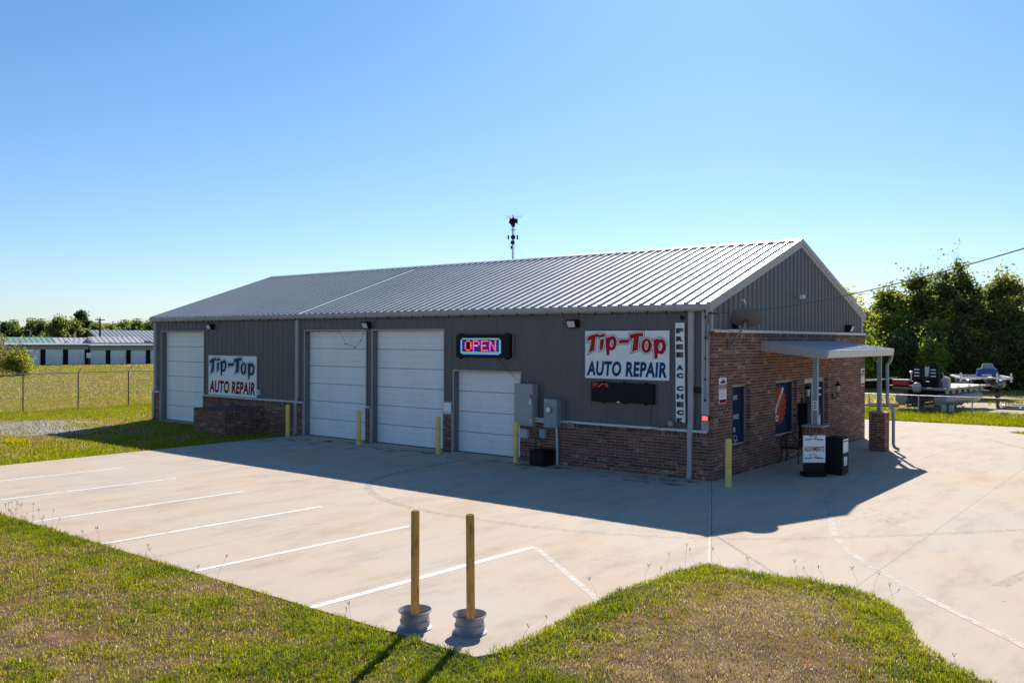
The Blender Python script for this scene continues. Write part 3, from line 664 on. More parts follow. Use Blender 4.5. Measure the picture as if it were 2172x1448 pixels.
# --- rake trims
for x0, x1, nm in ((-.10, .005, 'rake_trim'), (-L-.005, -L+.10, 'rake_trim')):
    for sgn in (0, 1):
        yA = -.1 if sgn == 0 else Wd+.1; yB = Wd/2
        def rz(y): return 4.44+slope*(Wd/2-abs(y-Wd/2))
        b = MB()
        for (o1, o2, xx0, xx1) in ((-.10, .055, x0, x1), (-.21, -.10, x0, x1-.03 if x0 > -5 else x1)):
            b.add([(xx0, yA, rz(yA)+o1), (xx1, yA, rz(yA)+o1), (xx1, yA, rz(yA)+o2), (xx0, yA, rz(yA)+o2), (xx0, yB, rz(yB)+o1), (xx1, yB, rz(yB)+o1), (xx1, yB, rz(yB)+o2), (xx0, yB, rz(yB)+o2)],
                  [(0, 3, 2, 1), (4, 5, 6, 7), (0, 1, 5, 4), (1, 2, 6, 5), (2, 3, 7, 6), (3, 0, 4, 7)])
        b.build(nm, 'trim', bd)
# --- roof panels with standing ribs
rib_x = []
x = -.39
while x > -L+.1:
    rib_x.append(x); x -= .325 if not (-16.3 < x < -15.9) else .47
def rprof(xr, xl):
    pts = [(xr, 0)]
    for c_ in rib_x:
        if xl-.001 < c_ < xr-.02: pts += [(c_+.006, 0), (c_+.008, .026), (c_+.036, .028), (c_+.030, .050), (c_-.024, .050), (c_-.036, 0)]
    if pts[-1][0] > xl+.001: pts.append((xl, 0))
    return pts
xr = -.02; first = True
while xr > -L+.03:
    xl = max(xr-.975, -L+.02) if not first else xr-.2; first = False
    pr = rprof(xr, xl); n = len(pr); b = MB(); y0, y1 = -.06, Wd/2; z0_ = 4.435+slope*y0; z1_ = 4.435+slope*y1
    b.add([(p[0], y0, z0_+p[1]) for p in pr]+[(p[0], y1, z1_+p[1]) for p in pr], [(i, i+1, n+i+1, n+i) for i in range(n-1)])
    for i in range(n-5):
        if pr[i][1] == 0 and .02 < pr[i+1][1] < .025: b.add([(pr[i+k][0], y0, z0_+pr[i+k][1]) for k in range(6)], [(0, 1, 4, 5), (1, 2, 3, 4)])
    b.build('roof_panel', 'roof', bd); xr = pr[-1][0]
b = MB(); y1 = Wd/2; b.quad((-.02, Wd+.06, 4.41), (-L+.02, Wd+.06, 4.41), (-L+.02, y1, 4.435+slope*Wd/2), (-.02, y1, 4.435+slope*Wd/2)); b.build('rear_roof', 'roof', bd)
b = MB(); zr = 4.435+slope*Wd/2; b.prism([(y1-.16, zr-.045), (y1-.16, zr+.012), (y1, zr+.07), (y1+.16, zr+.012), (y1+.16, zr-.045), (y1, zr-.0)], 0, -L+.0, -.0); b.build('ridge_cap', 'roof', bd)
b = MB(); b.box(-L+.13, .05, 4.30, -.11, Wd-.05, 4.36); b.build('roof_deck', 'trim_dark', bd)

# --- overhead doors
def door(x0, x1, zt, nsec):
    yr = .36
    fr = MB()   # jambs + header trim
    fr.cur = 0; fr.box(x0-.0, .085, -.0, x0+.012, yr, zt); fr.box(x1-.012, .085, 0, x1, yr, zt); fr.box(x0+.012, .085, zt-.012, x1-.012, yr, zt)
    fr.cur = 1; fr.box(x0-.035, .062, Z1+.03 if zt > 3 else 0, x0+.004, .086, zt+.035); fr.box(x1-.004, .062, Z1+.03, x1+.035, .086, zt+.035); fr.box(x0+.004, .062, zt-.004, x1-.004, .086, zt+.035)
    fr.box(x0-.03, .0, 0, x0+.006, .085, Z1-.002)
    dr = fr.build('overhead_door', ['trim_dark', 'trim'], bd)
    h = (zt-.02)/nsec
    for i in range(nsec):
        b = MB(); z0 = .02+i*h; z1 = z0+h-.008; sl = 3; hh = (z1-z0)/sl; prof = []
        for k in range(sl):
            a = z0+k*hh; c_ = a+hh; gr = .026 if k == 0 else .017; dp_ = .022 if k in (0, 1) else .010
            prof += [(yr-.055, a+gr/2), (yr-.055, c_-gr/2)]
            if k < sl-1: prof += [(yr-.055+dp_, c_-gr/2+.002), (yr-.055+dp_, c_+gr/2-.002)]
        prof = [(yr-.022, z0), (yr-.034, z0+.001)]+prof+[(yr-.034, z1-.001), (yr-.022, z1)]
        n = len(prof); vs = [(x0+.013, p[0], p[1]) for p in prof]+[(x1-.013, p[0], p[1]) for p in prof]
        b.add(vs, [(j, j+1, n+j+1, n+j) for j in range(n-1)]); b.build('door_section', 'white_door', dr)
    b = MB(); b.box(x0+.013, yr-.075, -.0, x1-.013, yr-.03, .025); b.build('bottom_seal', 'rubber', dr)
    b = MB(); b.box(x0+.013, yr-.03, 0, x1-.013, yr, zt-.013); b.build('door_backing', 'black', dr)
    b = MB(); b.box(x0+.013, .0, -.05, x1-.013, yr, .006); b.build('threshold', 'concrete', dr)
for (x0, x1, zt) in FRONT_OPEN: door(x0, x1, zt, 6 if zt > 3 else 4)
# --- downspouts
def spout(x, kick=True, label=None):
    b = MB(); y = -.02
    b.box(x-.07, .0, Z1+.22, x+.07, .09, 4.27); b.box(x-.06, -.062, .12, x+.06, -.004, 1.05)
    b.add([(x-.07, .0, Z1+.22), (x+.07, .0, Z1+.22), (x+.07, .09, Z1+.22), (x-.07, .09, Z1+.22), (x-.06, -.062, 1.05), (x+.06, -.062, 1.05), (x+.06, -.004, 1.05), (x-.06, -.004, 1.05)],
          [(0, 1, 5, 4), (1, 2, 6, 5), (2, 3, 7, 6), (3, 0, 4, 7)])
    b.add([(x-.06, -.062, .12), (x+.06, -.062, .12), (x+.06, -.004, .12), (x-.06, -.004, .12), (x-.05, -.13, .03), (x+.05, -.13, .03), (x+.05, -.07, .0), (x-.05, -.07, .0)], [(0, 1, 5, 4), (1, 2, 6, 5), (2, 3, 7, 6), (3, 0, 4, 7)])
    o = b.build('downspout', 'trim', bd)
    q = MB(); q.box(x-.085, -.02, 2.6, x+.085, .1, 2.63); q.build('strap', 'trim', o)
spout(-.58); spout(-16.42); spout(-L+.19)
# --- gable windows and door
def frame(y0, y1, z0, z1, name, mullion=None):
    b = MB(); x = -.15; t_ = .05
    b.box(x-.03, y0, z0, x+.02, y0+t_, z1); b.box(x-.03, y1-t_, z0, x+.02, y1, z1); b.box(x-.03, y0+t_, z1-t_, x+.02, y1-t_, z1); b.box(x-.03, y0+t_, z0, x+.02, y1-t_, z0+t_)
    o = b.build(name, 'galv', bd)
    g_ = MB(); g_.box(x-.02, y0+t_, z0+t_, x-.008, y1-t_, z1-t_); g_.build('pane', 'glass', o); return o
w1 = frame(*GH[0], 'window'); w2 = frame(*GH[1], 'window')
y0, y1, z1 = 6.44, 8.60, 2.33
b = MB(); x = -.15
b.box(x-.03, y0, 0, x+.02, y0+.05, z1); b.box(x-.03, y1-.05, 0, x+.02, y1, z1); b.box(x-.03, y0+.05, z1-.05, x+.02, y1-.05, z1); b.box(x-.03, 7.48, 0, x+.02, 7.55, z1-.05)
dr = b.build('entrance_door', 'galv', bd)
for a, c_ in ((6.49, 7.48), (7.55, 8.55)):
    b = MB(); b.box(x-.02, a, .02, x-.005, c_, z1-.05); b.build('pane', 'glass', dr)
    b = MB(); b.box(x-.004, a, .02, x+.012, a+.06, z1-.05); b.box(x-.004, c_-.06, .02, x+.012, c_, z1-.05); b.box(x-.004, a+.06, .02, x+.012, c_-.06, .22); b.box(x-.004, a+.06, z1-.14, x+.012, c_-.06, z1-.05); b.build('door_leaf', 'galv', dr)
b = MB(); b.tube([(x+.02, 7.40, .95), (x+.07, 7.40, .95), (x+.07, 7.40, 1.3), (x+.02, 7.40, 1.3)], .012, 8); b.build('handle', 'chrome', dr)

# ============================================================ lettering helpers
def text_polys(s, bold=0, shear=0, spacing=1.0):
    cu = bpy.data.curves.new('t', 'FONT'); cu.body = s; cu.size = 1; cu.offset = bold; cu.shear = shear; cu.fill_mode = 'FRONT'; cu.space_character = spacing; cu.resolution_u = 3
    o = bpy.data.objects.new('t', cu); COL.objects.link(o); bpy.context.view_layer.update()
    me = bpy.data.meshes.new_from_object(o.evaluated_get(bpy.context.evaluated_depsgraph_get()))
    V = np.array([v.co[:2] for v in me.vertices]); F = [tuple(p.vertices) for p in me.polygons]
    bpy.data.objects.remove(o); bpy.data.curves.remove(cu); bpy.data.meshes.remove(me)
    return V, F
def poly2d(rings, off=0):
    """fill closed 2D rings (first = outline, others = holes) grown by off"""
    cu = bpy.data.curves.new('p', 'CURVE'); cu.dimensions = '2D'; cu.fill_mode = 'FRONT'; cu.offset = 0
    def ccw(r_):
        return sum(r_[i][0]*r_[(i+1) % len(r_)][1]-r_[(i+1) % len(r_)][0]*r_[i][1] for i in range(len(r_))) > 0
    for k, rg in enumerate(rings):
        rg = list(rg)
        if ccw(rg) != (k == 0): rg = rg[::-1]
        if off:
            n = len(rg); new = []
            for i in range(n):
                p0 = Vector(rg[i-1]); p1 = Vector(rg[i]); p2 = Vector(rg[(i+1) % n]); d1 = (p1-p0).normalized(); d2 = (p2-p1).normalized()
                n1 = Vector((d1.y, -d1.x)); n2 = Vector((d2.y, -d2.x)); mvec = (n1+n2); 
                if mvec.length < .1: mvec = n1
                mvec.normalize(); c_ = max(mvec.dot(n1), .45); q = p1+mvec*off/c_; new.append((q.x, q.y))
            rg = new
        sp = cu.splines.new('POLY'); sp.points.add(len(rg)-1)
        for i, p in enumerate(rg): sp.points[i].co = (p[0], p[1], 0, 1)
        sp.use_cyclic_u = True
    o = bpy.data.objects.new('p', cu); COL.objects.link(o); bpy.context.view_layer.update()
    me = bpy.data.meshes.new_from_object(o.evaluated_get(bpy.context.evaluated_depsgraph_get()))
    V = np.array([v.co[:2] for v in me.vertices]); F = [tuple(p.vertices) for p in me.polygons]
    bpy.data.objects.remove(o); bpy.data.curves.remove(cu); bpy.data.meshes.remove(me)
    return V, F
def place2d(b, V, F, rect, fn, fit=True, box=None):
    """map 2D polys into rect (u0,v0,u1,v1) of plane fn(u,v)->xyz"""
    if fit:
        mn, mx_ = (V.min(0), V.max(0)) if box is None else (np.array(box[:2]), np.array(box[2:]))
        U = (V-mn)/(mx_-mn); U = U*np.array([rect[2]-rect[0], rect[3]-rect[1]])+np.array(rect[:2])
    else: U = V
    b.add([fn(u, v) for u, v in U], F)
def ell(cx, cy_, rx, ry, rot=0, n=20):
    c_, s_ = math.cos(rot), math.sin(rot); return [(cx+rx*math.cos(a)*c_-ry*math.sin(a)*s_, cy_+rx*math.cos(a)*s_+ry*math.sin(a)*c_) for a in np.linspace(0, 2*PI, n, endpoint=False)]
# hand-drawn letters of the logo, in sign units (x 0..2045, y down 0..~1180)
def rnd(pts, k=4):
    P = [Vector(p) for p in pts]; o = []; n = len(P)
    for i in range(n):
        p0, p1, p2, p3 = P[i-1], P[i], P[(i+1) % n], P[(i+2) % n]
        for j in range(k):
            t_ = j/k; q = .5*((2*p1)+(-p0+p2)*t_+(2*p0-5*p1+4*p2-p3)*t_*t_+(-p0+3*p1-3*p2+p3)*t_**3); o.append((q.x, q.y))
    return o
LOGO = [
 [[(104, 248), (180, 203), (280, 175), (394, 158), (402, 228), (312, 240), (296, 400), (283, 553), (145, 628), (180, 480), (203, 292), (104, 345)]],
 [[(432, 296), (530, 285), (515, 430), (490, 535), (422, 560)]],
 [ell(490, 203, 68, 37, -.25)],
 [[(568, 270), (662, 232), (668, 258), (700, 222), (760, 212), (815, 250), (845, 330), (838, 430), (800, 515), (740, 558), (668, 548), (655, 675), (598, 675), (578, 480)], rnd([(735, 305), (768, 355), (752, 440), (715, 492), (677, 450), (678, 380), (700, 320)], 3)],
 [[(925, 300), (1175, 298), (1130, 378), (885, 388)]],
 [[(1165, 180), (1300, 150), (1478, 138), (1488, 222), (1388, 222), (1372, 380), (1360, 540), (1220, 582), (1245, 420), (1258, 268), (1168, 270)]],
 [ell(1566, 440, 126, 168, .05, 28), ell(1564, 435, 43, 108, .1, 20)],
 [[(1730, 300), (1845, 272), (1850, 302), (1895, 275), (1950, 290), (1998, 345), (2020, 440), (2008, 530), (1970, 600), (1910, 638), (1832, 605), (1815, 735), (1755, 735), (1738, 500)], rnd([(1905, 368), (1936, 420), (1925, 505), (1882, 562), (1843, 515), (1845, 440), (1868, 385)], 3)],
]
def logo(b_fill, b_white, b_line, fn, ox=42, oy=1240, sc=1.0):
    for rings in LOGO:
        for off, bb, e in ((37, b_line, .002), (25, b_white, .0032), (2, b_fill, .0044)):
            V, F = poly2d([[(x, -y) for x, y in r_] for r_ in rings], off)
            bb.add([fn(u, v, e) for u, v in V], F)
def auto_repair_sign(x0, x1, z0, z1, yf, label, fill, fill2):
    t_ = thing('shop_sign', label, 'sign', ((x0+x1)/2, yf, z0))
    b = MB(); b.box(x0, yf, z0, x1, yf+.03, z1); b.build('sign_board', 'sign_white', t_, bevel=.003)
    sx = (x1-x0)/2045; sz = (z1-z0)/1150
    fn = lambda u, v, e: (x0+(u-42)*sx, yf-e, z1+(v+88)*sz)
    A, B_, C_ = MB(), MB(), MB(); logo(A, B_, C_, fn)
    C_.build('lettering_outline', 'sign_navy', t_); B_.build('lettering_border', 'white', t_); A.build('lettering', fill, t_)
    b = MB(); V, F = text_polys('AUTO REPAIR', .042, .12, 1.08)
    place2d(b, V, F, (x0+45*sx, z0+60*sz, x0+1995*sx, z0+425*sz), lambda u, v: (u, yf-.003, v)); b.build('lettering', fill2, t_)
    return t_
auto_repair_sign(-3.79, -1.20, 2.46, 3.755, .03, 'large white Tip-Top AUTO REPAIR sign in red and blue above the black LED board', 'sign_red', 'sign_blue')
auto_repair_sign(-22.14, -18.89, 1.265, 2.845, .03, 'white Tip-Top AUTO REPAIR sign in navy and red above the brick enclosure', 'sign_blue', 'sign_maroon')
# FREE AC CHECK banner
t_ = thing('banner_sign', 'tall narrow white FREE AC CHECK banner beside the corner downspout', 'sign', (-.9, .04, 1.41))
b = MB(); x0, x1, z0, z1 = -1.03, -.77, 1.41, 3.95
for i in range(12):
    za, zb = z0+(z1-z0)*i/12, z0+(z1-z0)*(i+1)/12; wa, wb = math.sin(i*1.1)*.008, math.sin((i+1)*1.1)*.008; ta, tb = .03*(1-i/12), .03*(1-(i+1)/12)
    b.add([(x0+ta, .03+wa, za), (x1+ta, .03+wa, za), (x1+tb, .03+wb, zb), (x0+tb, .03+wb, zb), (x0+ta, .045+wa, za), (x1+ta, .045+wa, za), (x1+tb, .045+wb, zb), (x0+tb, .045+wb, zb)], [(0, 1, 2, 3), (4, 7, 6, 5), (0, 3, 7, 4), (1, 5, 6, 2)])
b.build('banner', 'sign_white', t_)
zc = [(690+v, c_) for v, c_ in ((10, 'F'), (27, 'R'), (44, 'E'), (61, 'E'), (88, 'A'), (105, 'C'), (132, 'C'), (149, 'H'), (166, 'E'), (183, 'C'), (200, 'K'))]
for pz, ch in zc:
    b = MB(); zz_ = 3.95-(pz+2-685)/211*2.54; V, F = text_polys(ch, .075, 0); ta = .03*(1-(zz_-z0)/(z1-z0)); hw = .098
    place2d(b, V, F, (-.90+ta-hw, zz_-.065, -.90+ta+hw, zz_+.065), lambda u, v: (u, .015, v)); b.build('letter', 'letter_black', t_)

# wall pack lights
def wallpack(name, label, loc, rz, group='flood lights on the workshop walls'):
    t_ = thing(name, label, 'lamp', loc, rz, group)
    t_.rotation_euler = (0, 0, 0)
    def W_(b_, *a):
        return b_
    b = MB(); c_, s_ = math.cos(rz), math.sin(rz)
    def P(x, y, z): return (loc[0]+x*c_-y*s_, loc[1]+x*s_+y*c_, loc[2]+z)
    prof = [(0, -.11), (0, .12), (-.19, .12), (-.215, .09), (-.13, -.11)]   # (y,z) side outline, y negative = outward
    vs = [P(-.16, p[0], p[1]) for p in prof]+[P(.16, p[0], p[1]) for p in prof]; n = 5
    b.add(vs, [tuple(range(n))[::-1], tuple(range(n, 2*n))]+[(i, (i+1) % n, n+(i+1) % n, n+i) for i in range(n)])
    b.build('housing', 'black', t_, bevel=.008)
    b = MB(); b.add([P(-.12, -.218, .065), P(.12, -.218, .065), P(.12, -.148, -.09), P(-.12, -.148, -.09)], [(0, 1, 2, 3)]); b.add([P(-.12, -.2185, .066), P(.12, -.2185, .066), P(.12, -.21, .075), P(-.12, -.21, .075)], [(0, 1, 2, 3)]); b.build('lens', 'lamp_glass', t_)
    return t_
wallpack('wall_light', 'black flood light on the front wall above the leftmost Tip-Top sign', (-21.95, .07, 4.0), 0)
wallpack('wall_light', 'black flood light on the front wall between the two tall roll-up doors', (-12.62, .07, 3.98), 0)
wallpack('wall_light', 'black flood light on the front wall left of the large Tip-Top sign', (-4.17, .07, 3.95), 0)
wallpack('wall_light', 'black flood light on the gable behind the satellite dish', (-.07, 1.55, 3.93), PI/2)
wallpack('wall_light', 'black flood light at the far right end of the gable', (-.07, 10.7, 3.93), PI/2)
t_ = thing('camera_housing', 'small pale security camera high on the middle of the gable', 'camera', (-.05, 5.98, 4.83)); b = MB(); b.box(-.08, 5.9, 4.79, .03, 5.98, 4.86); b.build('bracket', 'grey_box', t_); b = MB(); b.box(.03, 5.93, 4.77, .16, 6.03, 4.88); b.build('body', 'sign_white', t_, bevel=.01)

# OPEN sign
t_ = thing('open_sign', 'black LED cabinet with lit OPEN sign in red inside a cyan border', 'sign', (-7.4, -.02, 2.97))
x0, x1, z0, z1, yf = -8.50, -6.39, 2.97, 3.66, -.06
b = MB(); b.box(x0, yf, z0, x1, .07, z1); b.build('cabinet', 'black', t_, bevel=.006)
b = MB(); [b.box(x_, -.04, z_, x_+.04, .07, z_+.04) for x_ in (x0+.12, x1-.16) for z_ in (z0-.041, z1+.001)]; b.build('bracket', 'black', t_)
lx0, lx1, lz0, lz1 = x0+.17, x1-.32, z0+.08, z1-.10; nx, nz = 60, 22; px_ = (lx1-lx0)/nx; pz_ = (lz1-lz0)/nz
grid = {}
def setp(i, j, m_): grid[(i, j)] = m_
for i in range(3, nx-3): setp(i, nz-1, 'led_green'); setp(i, nz-2, 'led_cyan'); setp(i, 1, 'led_cyan' if i < 34 else 'led_pink'); setp(i, 3, 'led_cyan'); setp(i, 0, 'led_blue'); setp(i, 2, 'led_green')
for j in range(2, nz-2): setp(1, j, 'led_cyan'); setp(2, j, 'led_cyan'); setp(nx-2, j, 'led_cyan'); setp(nx-3, j, 'led_cyan'); setp(0, j, 'led_blue'); setp(nx-1, j, 'led_green' if j % 3 else 'led_blue')
for i in range(4, nx-4):
    for j in range(4, nz-2):
        if (j*7+i//9) % 3 == 0: setp(i, j, 'led_blue')
FONT5 = {'O': ['01110', '10001', '10001', '10001', '10001', '10001', '01110'], 'P': ['11110', '10001', '10001', '11110', '10000', '10000', '10000'], 'E': ['11111', '10000', '10000', '11110', '10000', '10000', '11111'], 'N': ['10001', '11001', '11001', '10101', '10011', '10011', '10001']}
for k, ch in enumerate('OPEN'):
    for r_, row in enumerate(FONT5[ch]):
        for c_, v in enumerate(row):
            for a in (0, 1):
                for e in (0, 1):
                    i = 7+k*12+c_*2+a; j = 18-r_*2-e
                    if v == '1': setp(i, j, 'led_red' if (i+j) % 3 else ('led_warm' if r_ == 3 else 'led_pink'))
                    elif (i, j) in grid and ch == 'O': del grid[(i, j)]
mm = ['led_red', 'led_pink', 'led_cyan', 'led_blue', 'led_green', 'led_warm']; b = MB()
for (i, j), m_ in grid.items():
    b.cur = mm.index(m_); xx_, zz_ = lx0+i*px_, lz0+j*pz_; b.quad((xx_+.002, yf-.002, zz_+.002), (xx_+px_-.002, yf-.002, zz_+.002), (xx_+px_-.002, yf-.002, zz_+pz_-.006), (xx_+.002, yf-.002, zz_+pz_-.006))
b.build('led_display', mm, t_)
# LED board under the big sign
t_ = thing('led_board', 'black LED message board with a few red dots lit under the large Tip-Top sign', 'sign', (-2.58, 0, 1.83))
b = MB(); b.box(-3.53, -.04, 1.83, -1.63, .07, 2.355); b.build('cabinet', 'black', t_, bevel=.006)
b = MB(); [b.box(x_, -.02, z_, x_+.05, .068, z_+.035) for x_ in (-3.2, -2.55, -1.9) for z_ in (2.355, 1.795)]; b.build('bracket', 'black', t_)
b = MB(); b.box(-2.72, -.045, 1.838, -2.63, -.0405, 1.862); b.build('maker_plate', 'white', t_)
b = MB()
for r_, row in enumerate(['111110001111110', '000000011000110', '111100110000011', '000001100000010', '100000000000000']):
    for c_, v in enumerate(row):
        if v == '1': xx_, zz_ = -3.49+c_*.034, 2.31-r_*.024; b.box(xx_, -.043, zz_, xx_+.026, -.0405, zz_+.014)
b.build('led_dots', 'led_dim', t_)
# electrical equipment
t_ = thing('breaker_cabinet', 'tall grey electrical cabinet with red handle right of the small roll-up door', 'cabinet', (-5.77, -.05, 1.03))
b = MB(); b.box(-6.10, -.20, 1.03, -5.42, .06, 2.24); b.build('enclosure', 'grey_box', t_, bevel=.008)
b = MB(); b.box(-6.08, -.215, 1.05, -5.44, -.2005, 2.22); b.build('cabinet_door', 'grey_box', t_, bevel=.004)
b = MB(); b.bar((-5.50, -.235, 1.93), (-5.42, -.235, 1.85), .03, .035, (0, 1, 0)); b.build('handle', 'poster_red', t_)
b = MB(); b.box(-5.55, -.218, 1.66, -5.49, -.2155, 1.78); b.box(-5.51, -.218, 1.13, -5.48, -.2155, 1.26); b.build('sticker', 'white', t_)
t_ = thing('meter_box', 'grey electric meter box with round glass meter and conduit down to the ground', 'meter', (-4.8, -.05, 0))
b = MB(); b.box(-5.03, -.20, 1.04, -4.58, .06, 1.84); b.build('enclosure', 'grey_box2', t_, bevel=.008)
b = MB(); b.lathe([(.095, 0), (.095, .05), (.08, .07), (.08, .10), (.07, .115), (0, .12)], (-4.80, -.2, 1.55), 20, (0, -1, 0)); b.cur = 1; b.lathe([(.062, .117), (.0, .122)], (-4.80, -.2, 1.55), 16, (0, -1, 0)); b.build('glass_meter', ['chrome', 'sign_white'], t_, smooth=True)
b = MB(); b.box(-5.01, -.203, 1.79, -4.93, -.2005, 1.81); b.build('number_plate', 'white', t_)
b = MB(); b.tube([(-4.64, -.12, 1.04), (-4.64, -.09, .5), (-4.64, -.09, 0)], .035, 10); b.tube([(-4.64, -.09, .36), (-4.64, -.09, 0)], .042, 10); b.build('conduit', 'pvc', t_, smooth=True)
b = MB(); b.tube([(-5.42, -.08, 1.26), (-5.03, -.08, 1.26)], .028, 8); b.tube([(-5.42, -.08, 1.17), (-5.03, -.08, 1.17)], .028, 8); b.build('cross_conduit', 'pvc', t_, smooth=True)
t_ = thing('junction_box', 'small pale grey junction box on the brick below the tall electrical cabinet', 'box', (-5.82, -.05, .78)); b = MB(); b.box(-5.96, -.12, .67, -5.68, -.001, .93); b.build('box_body', 'pvc', t_, bevel=.01); b = MB(); b.box(-5.94, -.135, .69, -5.70, -.121, .91); b.build('lid', 'pvc', t_, bevel=.004)
t_ = thing('junction_box', 'small dark grey junction box on the brick below the meter box', 'box', (-5.16, -.05, .78)); b = MB(); b.box(-5.28, -.09, .70, -5.05, -.001, .96); b.build('box_body', 'grey_box2', t_, bevel=.008); b = MB(); b.box(-5.26, -.1, .72, -5.07, -.091, .94); b.build('lid', 'grey_box2', t_, bevel=.003)
t_ = thing('junction_box', 'small outlet box at the right edge of the navy lettered sign', 'box', (-18.75, 0, 1.5)); b = MB(); b.box(-18.82, -.03, 1.36, -18.64, .07, 1.58); b.build('box_body', 'pvc', t_, bevel=.008)
t_ = thing('junction_box', 'round-holed outlet box below the FREE AC CHECK banner', 'box', (-1.15, 0, 1.35)); b = MB(); b.box(-1.22, -.01, 1.30, -1.08, .07, 1.43); b.build('box_body', 'grey_box', t_, bevel=.008); b = MB(); b.box(-1.19, -.013, 1.33, -1.11, -.0105, 1.40); b.build('cover', 'grey_box2', t_)
t_ = thing('relay_boxes', 'pair of slim dark boxes beside the corner trim', 'box', (-.4, 0, 2.2)); b = MB(); b.box(-.48, .0, 2.27, -.31, .07, 2.32); b.box(-.48, .0, 2.18, -.31, .07, 2.24); b.build('box_body', 'black', t_)
t_ = thing('red_floodlight', 'small lit red lamp on the corner trim above the brick', 'lamp', (-.16, 0, 1.55)); b = MB(); b.box(-.24, -.05, 1.49, -.06, .04, 1.63); b.build('housing', 'black', t_, bevel=.008); b = MB(); b.box(-.225, -.055, 1.505, -.075, -.0505, 1.615); b.build('lamp_face', 'alarm_red', t_); 
t_ = thing('service_insulator', 'black wire bracket above the FREE AC CHECK banner', 'bracket', (-.85, 0, 4.1)); b = MB(); b.lathe([(.02, 0), (.05, .02), (.05, .05), (.02, .07), (.045, .09), (.0, .1)], (-.83, .07, 4.08), 10, (0, -1, 0)); b.build('insulator', 'black', t_)
t_ = thing('air_compressor', 'black boxy compressor unit standing against the brick below the cabinets', 'machine', (-4.9, -.4, 0))
b = MB(); b.box(-5.16, -.70, .02, -4.66, -.16, .44); b.build('housing', 'black', t_, bevel=.015)
b = MB(); [b.box(-5.12+k*.035, -.712, .12, -5.105+k*.035, -.7005, .36) for k in range(12)]; b.build('grille', 'black_rough', t_)
b = MB(); b.tube([(-5.3, -.2, .5), (-5.25, -.1, .75), (-5.2, -.08, .5), (-5.1, -.25, .44)], .012, 6); b.tube([(-5.45, -.03, .68), (-5.42, -.06, .3), (-5.25, -.3, .06)], .012, 6); b.build('hose', 'wire', t_)
# information plate beside small door (code left out)
t_ = thing('notice_plate', 'small white notice plate on the narrow brick pier between the doors', 'sign', (-8.94, 0, 1.25)); b = MB(); b.box(-9.10, .02, 1.25, -8.78, .035, 1.57); b.build('plate', 'sign_white', t_); b = MB(); b.box(-9.09, .017, 1.535, -8.79, .0195, 1.56); b.build('printed_band', 'sign_maroon', t_)

# satellite dish
t_ = thing('satellite_dish', 'grey satellite dish on an arm bracketed to the brick gable', 'dish', (0, 1.02, 3.43))
C0 = Vector((.55, .80, 4.02)); nrm = Vector((-.18, .62, .76)).normalized(); q = Vector((0, 0, 1)).rotation_difference(nrm)
rx, ry = .40, .37; b = MB(); rings = []
for k in range(9):
    f = k/8
    rings.append([C0+q @ Vector((rx*f*math.cos(a), ry*f*math.sin(a), .095*f*f-.02)) for a in np.linspace(0, 2*PI, 32, endpoint=False)])
vs = [v for r_ in rings for v in r_]; vs2 = [v+nrm*.006 for v in vs]; n = len(vs)
fs = [(i*32+k, i*32+(k+1) % 32, (i+1)*32+(k+1) % 32, (i+1)*32+k) for i in range(8) for k in range(32)]
b.add(vs+vs2, fs+[tuple(n+x_ for x_ in f)[::-1] for f in fs]+[(8*32+k, 8*32+(k+1) % 32, n+8*32+(k+1) % 32, n+8*32+k) for k in range(32)]); b.build('reflector', 'dish', t_, smooth=True)
b = MB(); b.tube([(.04, 1.02, 3.43), (.42, .86, 3.78), (.46, .82, 3.92)], .022, 10); b.build('mast', 'galv', t_, smooth=True)
b = MB(); b.box(.0, .88, 3.30, .03, 1.16, 3.56); b.bar((.02, .95, 3.33), (.2, .96, 3.55), .02, .02); b.build('wall_plate', 'dark_galv', t_)
b = MB(); b.bar((.46, .82, 3.82), (.52, .80, 4.0), .09, .09); b.lathe([(.06, 0), (.06, .05)], C0-nrm*.06, 12, nrm); b.build('mount', 'dark_galv', t_)
tip = C0+q @ Vector((0, -.30, .42)); b = MB(); b.tube([C0+q @ Vector((0, -.30, .03)), tip], .014, 6); b.build('feed_arm', 'dark_galv', t_); b = MB(); b.bar(tip, tip+q @ Vector((0, .12, -.03)), .07, .05); b.build('receiver', 'pvc', t_)
b = MB(); b.tube([(.44, .84, 3.75), (.3, .6, 3.72), (.05, .45, 3.79), (.04, .3, 3.6)], .006, 5); b.build('cable', 'wire', t_)

# lantern lamps
def lantern(y, label):
    t_ = thing('wall_lantern', label, 'lamp', (0, y, 1.7), group='coach lanterns beside the entrance')
    b = MB(); b.box(.0, y-.06, 1.60, .025, y+.06, 1.78); b.tube([(.02, y, 1.67), (.10, y, 1.62), (.17, y, 1.70), (.18, y, 1.80)], .014, 6); b.build('arm', 'black', t_)
    b = MB(); b.lathe([(.0, 1.78), (.05, 1.79), (.055, 1.81), (.03, 1.815)], (.18, y, 0), 6); b.lathe([(.1, 2.03), (.105, 2.05), (.05, 2.12), (.012, 2.15), (.012, 2.2), (0, 2.21)], (.18, y, 0), 6)
    for a in range(6): b.bar((.18+.05*math.cos(a*PI/3), y+.05*math.sin(a*PI/3), 1.81), (.18+.085*math.cos(a*PI/3), y+.085*math.sin(a*PI/3), 2.04), .008, .008)
    b.build('lantern_cage', 'black', t_)
    b = MB(); b.lathe([(.045, 1.815), (.078, 2.035)], (.18, y, 0), 6); b.build('lantern_glass', 'lamp_glass', t_)
lantern(6.22, 'black coach lantern left of the glass entrance'); lantern(8.98, 'black coach lantern right of the glass entrance')
